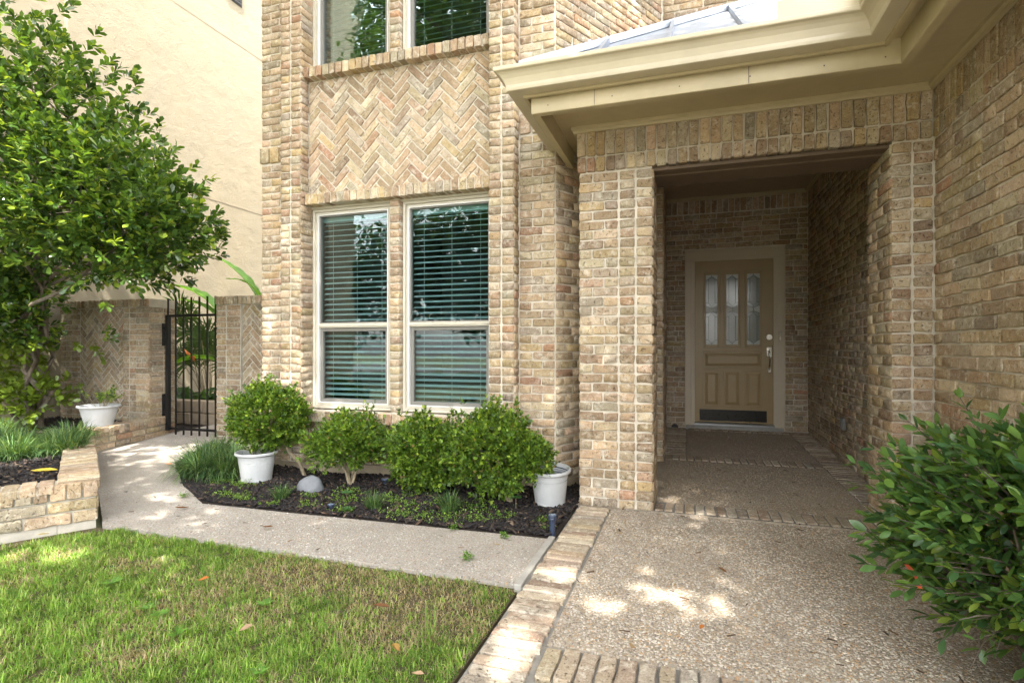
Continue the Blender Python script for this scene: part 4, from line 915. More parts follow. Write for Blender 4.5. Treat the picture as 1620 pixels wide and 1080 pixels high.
def stems(cx, cy, z0, h, spread, n, r0=.011, seed=1, bx=None):
    r = random.Random(seed); out = []; bx = bx or (cx, cy)
    for i in range(n):
        an = r.uniform(0, 6.28); sp = spread * r.uniform(.3, 1); hh = h * r.uniform(.75, 1.1)
        p = [(bx[0], bx[1], z0 - .02)]
        for k in (0.3, .6, 1.0): p.append((bx[0] + (cx - bx[0]) * k + math.cos(an) * sp * k + r.uniform(-.015, .015), bx[1] + (cy - bx[1]) * k + math.sin(an) * sp * k, z0 + hh * k))
        out.append((p, [r0, r0 * .8, r0 * .6, r0 * .3]))
    return out
# boxwood shrubs along the wall
shrub('boxwood', 'round-headed boxwood on a bare slanting stem behind the left white pot', -3.38, 3.72, 0, .285, .27, .235, .52, 3.1, [([(-3.12, 3.86, -.02), (-3.17, 3.84, .12), (-3.25, 3.80, .22), (-3.3, 3.76, .36)], [.018, .016, .015, .012])] + stems(-3.38, 3.72, .3, .3, .15, 5, .009, 3), ntw=1700, amp=.22)
shrub('boxwood', 'open loose boxwood with forked pale stem below the left window', -2.62, 3.76, 0, .29, .23, .215, .33, 5.7, stems(-2.60, 3.76, 0, .36, .20, 5, .013, 5, (-2.56, 3.70)), ntw=1350, amp=.36, inner=.35, low=-.75)
shrub('boxwood', 'dense dark boxwood between the two windows, reaching the ground', -1.93, 3.74, 0, .255, .23, .245, .29, 8.2, stems(-1.95, 3.75, 0, .36, .16, 5, .013, 8), ntw=1500, amp=.30)
shrub('boxwood', 'tall wide boxwood beside the empty white pot, one branch reaching right', -1.33, 3.62, 0, .285, .24, .26, .38, 11.4, stems(-1.35, 3.66, 0, .40, .2, 6, .015, 9, (-1.2, 3.66)), ntw=1550, amp=.32)
o = [o for o in COL.objects if o.name.startswith('boxwood')][-1]
crown('foliage', o, -1.03, 3.60, .33, .12, .12, .10, 330, .027, 2.2, amp=.3)
# pots
def pot(name, label, cx, cy, z0, rt, rb, h, empty=False, tilt=0.0):
    t = thing(name, label, 'pot', (cx, cy, z0)); g = MB()
    R_ = lambda t_: rb + (rt * .88 - rb) * t_
    pr = [(0.0, 0), (rb * .95, 0), (rb, .008), (rb * 1.03, .02), (rb * 1.03, .030), (R_(.08), .034), (R_(.35), h * .35), (R_(.66), h * .62)]
    for q_ in (.66, .73, .80): pr += [(R_(q_) + .001, h * q_), (R_(q_) - .0045, h * q_ + .003), (R_(q_) - .0045, h * q_ + .006), (R_(q_) + .003, h * q_ + .009)]
    pr += [(rt * .87, h * .885), (rt * .94, h * .895), (rt, h * .925), (rt, h * .975), (rt * .985, h), (rt * .93, h * .995), (rt * .90, h * .95), (rt * .86, h * .85), (rt * .80, h * .6), (0, h * .6)]
    g.lathe(pr, 72); o = g.build('vessel', M['pot'], t, smooth=False, wc=False)
    t.rotation_euler = (tilt, 0, 0)
    MB().lathe([(0, h * .80 if not empty else h * .72), (rt * .86, h * .80 if not empty else h * .72)], 32).build('soil' if not empty else 'water', M['mulchb'] if not empty else M['potin'], t, wc=False)
    if empty:
        g = MB(); 
        for k in range(3): g.lathe([(rt * (.88 - k * .03), h * (.9 - k * .06)), (rt * (.865 - k * .03), h * (.885 - k * .06)), (rt * (.87 - k * .03), h * (.87 - k * .06))], 36)
        g.build('inner_ribs', M['lightm'], t, smooth=True, wc=False)
    return t
pot('flower_pot', 'white weathered pot with trailing plant in the mulch bed under the round boxwood', -3.40, 3.60, 0, .165, .115, .25)
pot('flower_pot', 'empty white ribbed pot standing by the brick porch pier', -.93, 3.72, 0, .150, .105, .26, True, R(4))
pot('flower_pot', 'white pot with small leafy sprigs on the low wall of the raised bed', -6.03, 4.15, .262, .195, .125, .225)
# plants in pots (their own things)
def sprig_plant(name, label, cx, cy, z0, n, h, spread, leaf, pal, seed, cat='plant', w=None):
    t = thing(name, label, cat, (cx, cy, z0)); g = MB(); Ps, Ds, Ls = [], [], []
    r = random.Random(seed)
    for i in range(n):
        an = r.uniform(0, 6.28); sp = spread * r.uniform(.2, 1); hh = h * r.uniform(.5, 1); tip = Vector((cx + math.cos(an) * sp, cy + math.sin(an) * sp * .8, z0 + hh))
        a = Vector((cx + math.cos(an) * .03, cy + math.sin(an) * .03, z0)); mid = (a + tip) / 2 + Vector((0, 0, hh * .1)); g.tube([a, mid, tip], [.003, .0024, .0012], 5)
        for k in range(4):
            q_ = mid.lerp(tip, k / 3); Ps.append(tuple(q_)); Ds.append((math.cos(an) * .5 + r.uniform(-.6, .6), math.sin(an) * .5 + r.uniform(-.6, .6), .5))
    P, D = np.array(Ps), np.array(Ds); lp, ld = twigs(P, D, np.full(len(P), .06), 6, 1.1)
    V, Fc, Cc, _ = leaf_cloud(lp, ld, leaf * rng.uniform(.6, 1.2, len(lp)), 'small', greens(len(lp), pal, w), .8)
    nmesh('foliage', V, Fc, M['leafm'], t, Cc); g.build('stem', M['twig'], t, smooth=True); return t
sprig_plant('potted_sprig', 'sparse green sprigs growing in the white pot on the raised bed', -6.0, 4.15, .44, 13, .22, .24, .032, BOX, 4)
sprig_plant('variegated_plant', 'pale variegated trailing plant spilling from the pot under the boxwood', -3.42, 3.62, .18, 12, .16, .15, .026, [(.45, .5, .36), (.14, .24, .06), (.5, .5, .42)], 6)

# tufts of liriope -----------------------------------------------------
def blades(cx, cy, z0, n, length, rx, ry, lean, width, pal, w=None, seg=4):
    an = rng.uniform(0, 6.283, n); rr = np.sqrt(rng.uniform(0, 1, n)); bx = cx + rx * rr * np.cos(an); by = cy + ry * rr * np.sin(an)
    oa = an + rng.normal(0, .7, n); L = length * rng.uniform(.6, 1.15, n); le = lean * rng.uniform(.4, 1.3, n) * (.4 + .8 * rr)
    dx, dy = np.cos(oa), np.sin(oa); V = np.zeros((n, seg * 2 + 1, 3)); x, y, z = bx.copy(), by.copy(), np.full(n, float(z0))
    wv = width * rng.uniform(.7, 1.2, n); px_, py_ = -dy, dx
    for k in range(seg + 1):
        t = k / seg; a = np.clip(le * (0.25 + 1.5 * t), 0, 2.6)
        if k < seg:
            V[:, 2 * k] = np.stack([x + px_ * wv * (1 - t * .6), y + py_ * wv * (1 - t * .6), z], 1); V[:, 2 * k + 1] = np.stack([x - px_ * wv * (1 - t * .6), y - py_ * wv * (1 - t * .6), z], 1)
        else: V[:, 2 * seg] = np.stack([x, y, z], 1)
        st = L / seg; x = x + dx * np.sin(a) * st; y = y + dy * np.sin(a) * st; z = np.maximum(z + np.cos(a) * st, z0 + .004)
    T = []
    for k in range(seg - 1): T += [(2 * k, 2 * k + 1, 2 * k + 3), (2 * k, 2 * k + 3, 2 * k + 2)]
    T.append((2 * seg - 2, 2 * seg - 1, 2 * seg))
    Fc = (np.array(T)[None] + (np.arange(n) * (2 * seg + 1))[:, None, None]).reshape(-1, 3)
    return V.reshape(-1, 3), Fc, np.repeat(greens(n, pal, w), 2 * seg + 1, 0)
LIR = [(0.06, 0.125, 0.045), (0.09, 0.17, 0.055), (0.04, 0.09, 0.035), (0.17, 0.25, 0.09)]
def tuft(name, label, cx, cy, z0, n, length, rx, ry, lean=.75, width=.0035, pal=LIR):
    V, Fc, Cc = blades(cx, cy, z0, n, length, rx, ry, lean, width, pal); o = nmesh(name, V, Fc, M['grass'], None, Cc); return tag(o, label, 'plant')
def multi_tuft(name, label, spots, z0, n, length, r, **kw):
    Vs, Fs, Cs, k = [], [], [], 0
    for x, y in spots:
        V, Fc, Cc = blades(x, y, z0, n, length, r, r, kw.get('lean', .8), kw.get('width', .0035), kw.get('pal', LIR)); Vs.append(V); Fs.append(Fc + k); Cs.append(Cc); k += len(V)
    o = nmesh(name, np.vstack(Vs), np.vstack(Fs), M['grass'], None, np.vstack(Cs)); return tag(o, label, 'plant')
multi_tuft('liriope', 'big mound of arching dark lilyturf at the path bend near the gate', [(-3.95, 3.55), (-3.72, 3.62), (-4.15, 3.78), (-3.9, 3.85), (-4.3, 4.05)], 0.0, 620, .30, .13, lean=1.6, width=.0042)
multi_tuft('liriope', 'wide lilyturf mass filling the back of the raised planter', [(-5.0, 3.15), (-5.25, 3.3), (-5.5, 3.55), (-5.15, 2.9), (-5.45, 3.1), (-5.3, 2.65), (-5.7, 3.1), (-5.6, 2.7), (-6.5, 3.5), (-6.0, 3.1)], .2, 480, .25, .14, lean=1.4, width=.0045)
tuft('liriope', 'small lilyturf clump in mulch in front of the grey rock', -2.80, 3.20, 0, 130, .13, .05, .04, .9)
tuft('liriope', 'small dark lilyturf clump in mulch below the loose boxwood', -2.03, 3.20, 0, 150, .14, .05, .04, .9)
tuft('liriope', 'lilyturf clump in mulch in front of the tall wide boxwood', -1.52, 3.30, 0, 200, .16, .05, .05, .95)
tuft('weed', 'tall lone grass blade pair standing in the lawn', -0.98, 1.93, -.03, 5, .17, .03, .02, .25, .003, [(0.16, 0.30, 0.05)])

# creeping ground cover in mulch
def groundcover():
    cl = [(-3.25, 3.15, .10), (-3.05, 3.10, .08), (-3.35, 3.42, .10), (-3.6, 3.45, .08), (-2.75, 3.06, .05), (-2.5, 3.12, .06), (-2.35, 3.3, .10), (-2.2, 3.1, .06), (-2.05, 3.42, .12), (-1.85, 3.3, .12), (-1.75, 3.12, .10), (-1.65, 3.45, .14), (-1.5, 3.15, .12), (-1.35, 3.4, .13), (-1.28, 3.2, .08), (-1.9, 3.55, .1), (-2.45, 3.5, .08), (-0.80, 3.16, .03), (-1.12, 3.3, .05), (-.86, 3.3, .04), (-2.9, 3.35, .05), (-2.62, 3.3, .05)]
    P = []
    for x, y, r in cl:
        n = int(700 * r); P.append(np.stack([rng.normal(x, r * .75, n), np.maximum(rng.normal(y, r * .45, n), 3.0), rng.uniform(.008, .035, n)], 1))
    P = np.vstack(P); lp, ld = twigs(P, rng.normal(0, 1, P.shape) * [1, 1, .3] + [0, 0, .3], np.full(len(P), .03), 4, 1.1)
    V, Fc, Cc, _ = leaf_cloud(lp, ld, .014 * rng.uniform(.6, 1.3, len(lp)), 'small', greens(len(lp), [(0.17, 0.29, 0.04), (0.22, 0.34, 0.05), (0.09, 0.19, 0.03)]), 1.2)
    tag(nmesh('ground_cover', V, Fc, M['leafm'], None, Cc), 'bright green creeping ground cover scattered over the mulch', 'ground cover', kind='stuff')
groundcover()
for (x, y, lb) in ((-1.10, 2.62, 'small green weed sprouting on the path near its right end'), (-1.35, 3.02, 'green weed hanging over the path edge below the wide boxwood'), (-1.02, 2.98, 'tiny weed on the path edge close to the path light'), (-3.55, 3.05, 'bright weed patch at the path bend by the mulch tip')):
    P = np.stack([rng.normal(x, .012, 26), rng.normal(y, .010, 26), rng.uniform(.002, .02, 26)], 1); lp, ld = twigs(P, rng.normal(0, 1, P.shape) * [1, 1, .3] + [0, 0, .4], np.full(26, .025), 4, 1.0)
    V, Fc, Cc, _ = leaf_cloud(lp, ld, .013 * rng.uniform(.6, 1.3, len(lp)), 'small', greens(len(lp), [(0.13, 0.26, 0.03), (0.08, 0.18, 0.02)]), 1.2); tag(nmesh('weed', V, Fc, M['leafm'], None, Cc), lb, 'weed')
# broad weed leaves in mulch
for (x, y, z, lb) in ((-2.36, 3.36, .05, 'broad-leaved seedling left of the loose boxwood stem'), (-2.16, 3.08, .03, 'broad-leaved seedling at the mulch edge near the middle'), (-1.12, 3.52, .08, 'broad-leaved seedling at the foot of the tall wide boxwood')):
    an = np.arange(7) * 2.4; P = np.tile([x, y, z], (7, 1)); D = np.stack([np.cos(an), np.sin(an), np.full(7, .25)], 1); V, Fc, Cc, _ = leaf_cloud(P, D, rng.uniform(.04, .06, 7), 'small', greens(7, [(0.07, 0.17, 0.05)]), 1.5)
    t = thing('seedling', lb, 'weed', (x, y, 0)); nmesh('leaves', V, Fc, M['leafm'], t, Cc); MB().tube([(x, y, 0), (x, y, z)], .002, 5).build('stem', M['twig'], t)

# ---------------------------------------------------------------- rock, lights, litter
def rock(label, cx, cy, rx, ry, rz, seed):
    n1, n2 = 14, 22; vs = []
    for i in range(n1 + 1):
        th_ = math.pi / 2 * i / n1
        for k in range(n2):
            a_ = 2 * math.pi * k / n2; v = Vector((math.cos(a_) * math.sin(th_ + .01), math.sin(a_) * math.sin(th_ + .01), math.cos(th_)))
            r = 1 + .10 * mnoise.noise(v * 1.7 + Vector((seed, 0, 0))) + .03 * mnoise.noise(v * 6 + Vector((0, seed, 0))); vs.append((v.x * r * rx, v.y * r * ry, v.z * r * rz - .01))
    g = MB().add(vs, [(i * n2 + k, (i + 1) * n2 + k, (i + 1) * n2 + (k + 1) % n2, i * n2 + (k + 1) % n2) for i in range(n1) for k in range(n2)])
    o = g.build('rock', M['rock'], None, smooth=True); o.location = (cx, cy, 0); return tag(o, label, 'rock')
rock('smooth grey dome-shaped rock in the mulch right of the white pot', -2.76, 3.46, .118, .09, .135, 3)
def path_light(x, y, h, r, label):
    t = thing('path_light', label, 'garden light', (x, y, 0)); g = MB(); g.lathe([(r * .62, -.02), (r * .7, h * .72), (r * .72, h * .74)], 24); g.build('stake', M['lightm'], t, smooth=True, wc=False)
    g = MB(); g.lathe([(r * .72, h * .74), (r, h * .78), (r * 1.02, h * .84), (r * .9, h * .86), (r * 1.0, h * .90), (r * 1.0, h * .97), (r * .85, h)], 24); g.build('cap', M['lightm'], t, smooth=True, wc=False)
    MB().lathe([(0, h + .001), (r * .86, h)], 24).build('solar_cell', M['lens'], t, wc=False)
path_light(-.765, 3.115, .12, .026, 'dark blue solar path light at the corner of path and brick edging')
path_light(-2.33, 3.14, .035, .024, 'low blue solar light sunk in the mulch near the path')
path_light(-2.33, 3.84, .05, .035, 'small dark light lying under the boxwoods by the wall')
def dry_leaf(name, label, x, y, z, L, c, rz, shape='obov', curl=.5):
    tv, tf = LEAF[shape]; v = tv.copy(); v[:, 0] -= .5; v[:, 2] += curl * (v[:, 0] ** 2 + (v[:, 1] * 2) ** 2) * .6
    me = bpy.data.meshes.new(name); me.from_pydata([tuple(p * L) for p in v], [], [tuple(t) for t in tf]); me.materials.append(M['dryleaf'])
    o = bpy.data.objects.new(name, me); COL.objects.link(o); o.location = (x, y, z); o.rotation_euler = (random.uniform(-.2, .2), random.uniform(-.2, .2), rz); o.color = (*c, 1); return tag(o, label, 'leaf')
BR, TN, OR, YL = (.16, .07, .03), (.42, .28, .18), (.42, .14, .03), (.55, .42, .06)
dry_leaf('fallen_leaf', 'curled brown leaf lying on the path below the grey rock', -2.45, 2.68, .012, .07, BR, .4)
dry_leaf('fallen_leaf', 'brown twig-like leaf on the path by the mulch bend', -3.30, 2.82, .012, .09, BR, 1.0, 'lance')
dry_leaf('fallen_leaf', 'orange-brown leaf on the path in front of the iron gate', -4.55, 3.75, .035, .08, OR, .2)
dry_leaf('fallen_leaf', 'long yellow leaf on the mulch inside the raised planter', -4.35, 2.62, .235, .17, YL, .5, 'lance')
dry_leaf('fallen_leaf', 'small orange leaf on the aggregate entry walk', .05, 2.25, .012, .035, OR, 1.2)
dry_leaf('fallen_leaf', 'dark brown leaf on the entry walk right of centre', .16, 2.86, .012, .06, BR, 2.2, 'lance')
dry_leaf('fallen_leaf', 'pale tan leaf standing in the lawn near the bottom edge', -1.62, 1.66, .03, .06, TN, 1.4)
dry_leaf('fallen_leaf', 'brown curled leaf in the lawn centre', -1.22, 1.98, .03, .07, BR, .5, 'lance')
dry_leaf('fallen_leaf', 'ochre oval leaf in the grass close to the bottom centre', -1.0, 1.72, .03, .055, (.35, .2, .06), 2.5)
dry_leaf('fallen_leaf', 'pinkish tan leaf in grass left of the brick edging', -.86, 1.62, .02, .045, TN, .6)
dry_leaf('fallen_leaf', 'large whitish leaf in grass at the foot of the planter wall', -3.55, 2.13, .03, .09, (.6, .5, .42), .3)
dry_leaf('fallen_leaf', 'reddish brown leaf in grass in the middle left of the lawn', -2.15, 1.95, .03, .05, OR, .9)

# ================================================================== LAWN
def lawn():
    poly = [(-0.75, -0.6), (-0.765, 2.40), (-3.40, 2.42), (-4.9, .3), (-5.4, -.6)]
    tag(MB().prism([(-.76, -1.0), (-.76, 2.435), (-3.56, 2.435), (-5.6, -1.0)][::-1], -.12, -.030).build('lawn_ground', M['soil']), 'soil sheet below the grass', kind='structure')
    n = 250000; xs = rng.uniform(-5.0, -.74, n); ys = rng.uniform(.2, 2.47, n) 
    k = in_poly(xs, ys - .035 * np.array([mnoise.noise(Vector((x * 4.3, 1.0, 2.0))) for x in xs]) - .01, poly); xs, ys = xs[k], ys[k]
    D = -xs * SS + ys * CC; keep = (D > 1.5) & (rng.uniform(0, 1, len(xs)) < np.clip(1.35 - (D - 1.6) * .22, .5, 1)); xs, ys = xs[keep], ys[keep]
    nz = np.array([mnoise.noise(Vector((x * 2.6, y * 3.4, 1.3))) + .5 * mnoise.noise(Vector((x * 7, y * 8, 4))) for x, y in zip(xs, ys)])
    n3 = np.array([mnoise.noise(Vector((x * 16, y * 19, 7.7))) for x, y in zip(xs, ys)])
    # worn patches: along the path edge towards the right, and in the middle
    dry = 1.15 * np.exp(-((xs + 1.5) / 1.05) ** 2 - ((ys - 2.18) / .26) ** 2) + .55 * np.exp(-((xs + 1.0) / .35) ** 2 - ((ys - 1.9) / .35) ** 2) + .35 * np.exp(-((xs + 2.6) / .35) ** 2 - ((ys - 2.05) / .2) ** 2)
    dryness = dry * .9 + nz * 1.15 + n3 * .45 - .12
    isdry = rng.uniform(0, 1, len(xs)) < np.clip(dryness * .8 + .10, .05, .75)
    thin = rng.uniform(0, 1, len(xs)) < (1 - .35 * np.clip(dryness, 0, 1)); thin &= rng.uniform(0, 1, len(xs)) < np.clip(1.0 + n3 * 1.1, .25, 1); xs, ys, isdry, nz, dryness, n3 = xs[thin], ys[thin], isdry[thin], nz[thin], dryness[thin], n3[thin]
    n = len(xs); L = rng.uniform(.020, .048, n) * (1 - .35 * np.clip(dryness, 0, 1)) * (1 + .3 * nz + .75 * n3); an = rng.uniform(0, 6.283, n); le = rng.uniform(.3, 1.7, n) + .4 * isdry; w = rng.uniform(.0012, .0024, n)
    dx, dy = np.cos(an), np.sin(an); z0 = -.03
    b1 = np.stack([xs - dy * w, ys + dx * w, np.full(n, z0)], 1); b2 = np.stack([xs + dy * w, ys - dx * w, np.full(n, z0)], 1)
    mx, my, mz = xs + dx * L * .5 * np.sin(le * .5), ys + dy * L * .5 * np.sin(le * .5), z0 + L * .55 * np.cos(le * .5)
    m1 = np.stack([mx - dy * w * .8, my + dx * w * .8, mz], 1); m2 = np.stack([mx + dy * w * .8, my - dx * w * .8, mz], 1)
    tp = np.stack([mx + dx * L * .5 * np.sin(le * 1.2), my + dy * L * .5 * np.sin(le * 1.2), mz + L * .5 * np.cos(le * 1.2)], 1)
    V = np.stack([b1, b2, m1, m2, tp], 1).reshape(-1, 3); T = np.array([(0, 1, 3), (0, 3, 2), (2, 3, 4)]); Fc = (T[None] + (np.arange(n) * 5)[:, None, None]).reshape(-1, 3)
    G = greens(n, [(0.16, 0.29, 0.04), (0.23, 0.37, 0.06), (0.10, 0.21, 0.03), (0.32, 0.40, 0.11)]); DR = greens(n, [(0.42, 0.34, 0.2), (0.52, 0.43, 0.27), (0.28, 0.22, 0.13)], None, .6, 1.1)
    G *= (1 + .5 * n3 + .25 * nz)[:, None]; C = np.where(isdry[:, None], DR, G)
    tag(nmesh('lawn_grass', V, Fc, M['grass'], None, np.repeat(C, 5, 0)), 'short mown grass with dry straw patches along the path', 'grass', kind='stuff')
lawn()
# broadleaf weeds in the lawn
P = np.array([(-2.2, 1.72), (-2.1, 1.70), (-1.9, 1.6), (-2.6, 1.85), (-1.75, 1.9), (-1.4, 1.5)])
for i, (x, y) in enumerate(P):
    an = np.arange(8) * 2.4; V, Fc, Cc, _ = leaf_cloud(np.tile([x, y, -.01], (8, 1)), np.stack([np.cos(an), np.sin(an), np.full(8, .45)], 1), rng.uniform(.03, .055, 8), 'lance', greens(8, [(0.12, 0.26, 0.035)]), 1.4)
    tag(nmesh('lawn_weed', V, Fc, M['leafm'], None, Cc), ['largest broad-leaved weed rosette in the middle of the left lawn', 'weed rosette touching the largest one on its right', 'weed rosette in the lawn nearest the bottom of the photo on the left', 'weed rosette farthest left in the lawn', 'weed rosette nearest the path', 'weed rosette nearest the brick edging'][i], 'weed', 'weed rosettes in the lawn')

# ================================================================== RIGHT FOREGROUND SHRUB
def right_shrub():
    bx, by = 1.10, 2.12
    t = thing('broadleaf_shrub', 'large glossy broad-leaved shrub in the right foreground against the brick wall', 'shrub', (bx, by, -.02))
    r = random.Random(5); g = MB(); TP, TD, TL = [], [], []
    for i in range(760):
        v = ell_dirs(1)[0]
        if v[2] < -.85: v[2] = -v[2] * .6
        rad = (.60 + .4 * rng.uniform() ** .5) * (1 + .16 * mnoise.noise(Vector(tuple(v * 2.5))))
        tip = Vector((bx + v[0] * .52 * rad, by + v[1] * .56 * rad, .48 + v[2] * .42 * rad + .03 * abs(v[0])))
        if tip.x > 1.34: continue
        d = Vector((v[0] * 1.0, v[1] * 1.0, v[2] * .45 + .22)).normalized(); L = rng.uniform(.14, .24); st = tip - d * L
        TP.append(tuple(st)); TD.append(tuple(d)); TL.append(L)
        if i % 2 == 0: g.tube([tuple(st), tuple(st + d * L * .5 + Vector((0, 0, .004))), tuple(tip)], [.0028, .0022, .0012], 5, False)
    # long shoots towards the porch and up
    for (tx, ty, tz, L) in ((.66, 2.42, .73, .34), (.60, 2.45, .66, .36), (.60, 2.40, .58, .36), (.63, 2.36, .47, .34), (.68, 2.36, .35, .30), (.70, 2.24, .24, .30), (.78, 2.12, .14, .32), (.84, 2.06, .10, .32), (.92, 1.92, .06, .34), (1.0, 1.85, .10, .34), (.86, 1.95, .22, .3), (.95, 1.85, .25, .3), (1.05, 1.8, .04, .3), (1.0, 2.55, .93, .3), (1.2, 2.5, .90, .3), (.80, 2.5, .84, .3)):
        tip = Vector((tx, ty, tz)); src = Vector((bx, by + .1, .45)); d = (tip - src).normalized(); d = (d + Vector((0, 0, -.05))).normalized(); st = tip - d * L
        TP.append(tuple(st)); TD.append(tuple(d)); TL.append(L); g.tube([tuple(st), tuple(st + d * L * .5 + Vector((0, 0, .008))), tuple(tip)], [.0035, .0028, .0012], 6, False)
    for i in range(16):
        an = r.uniform(0, 6.28); e_ = Vector((bx + math.cos(an) * .32, by + math.sin(an) * .34, r.uniform(.3, .7)))
        if e_.x > 1.33: e_.x = 1.33
        g.tube([(bx + r.uniform(-.06, .06), by + r.uniform(-.06, .06), -.02), (bx + math.cos(an) * .12, by + math.sin(an) * .12, .2), tuple(e_)], [.010, .008, .003], 6, False)
    g.build('stem', M['bark'], t, smooth=True)
    lp, ld = twigs(np.array(TP), np.array(TD), np.array(TL), 12, .95, .05)
    n = len(lp); pal = [(0.10, 0.20, 0.06), (0.14, 0.25, 0.055), (0.06, 0.14, 0.055), (0.24, 0.34, 0.06)]
    C = greens(n, pal, [.42, .3, .2, .08]); S_ = rng.uniform(.036, .072, n)
    tv, tf = LEAF['lance']; tv = tv * [1, 1.22, 1]; Fm = frames(ld, upbias=.9)
    ok = lp[:, 0] < 1.33; lp, ld, C, S_, Fm = lp[ok], ld[ok], C[ok], S_[ok], Fm[ok]; n = len(lp)
    D = -lp[:, 0] * SS + lp[:, 1] * CC; u = (lp[:, 0] * CC + lp[:, 1] * SS) / D * FPX + 810; vv = 549 - FPX * (lp[:, 2] - HC) / D
    facing = np.abs(np.einsum('ni,ni->n', Fm[:, :, 2], (np.array([0, 0, HC]) - lp) / np.linalg.norm(np.array([0, 0, HC]) - lp, axis=1, keepdims=True)))
    score = np.where((u < 1615) & (vv < 1075) & (u > 0), (S_ / D) ** 2 * (.2 + facing), 0); score *= np.exp(-(D - D.min()) * 1.8)
    order = np.argsort(-score); singles = order[:300]; rest = order[300:]
    me = bpy.data.meshes.new('leaf'); me.from_pydata([tuple(p) for p in tv], [], [tuple(q) for q in tf]); me.polygons.foreach_set('use_smooth', [True] * len(tf)); me.materials.append(M['leaf_o'])
    for i in singles:
        Mx = Matrix.Identity(4)
        for a_ in range(3):
            for b_ in range(3): Mx[a_][b_] = Fm[i][a_][b_] * S_[i]
            Mx[a_][3] = lp[i][a_]
        o = link('leaf', me, t); o.matrix_local = Mx; o.color = (*C[i], 1)
    V = np.einsum('nij,vj->nvi', Fm[rest], tv) * S_[rest][:, None, None] + lp[rest][:, None]
    Fc = (np.array(tf)[None] + (np.arange(len(rest)) * len(tv))[:, None, None]).reshape(-1, 3)
    tag(nmesh('foliage', V.reshape(-1, 3), Fc, M['leaf'], t, np.repeat(C[rest], len(tv), 0), True), kind='stuff')
    g = MB(); g.add([(0.70, 2.17, .37), (.712, 2.165, .372), (.735, 2.15, .345), (.725, 2.155, .335), (.745, 2.145, .30), (.732, 2.15, .295)], [(0, 1, 2, 3), (3, 2, 4, 5)]); tag(g.build('ribbon', M['ribbon']), 'small orange plastic ribbon caught in the right foreground shrub', 'ribbon')
right_shrub()
tag(MB().box(1.22, 1.365, 0.2, 2.9, -.1, .002).build('side_bed', M['mulchb']), 'dark soil strip under the right foreground shrub', kind='structure')

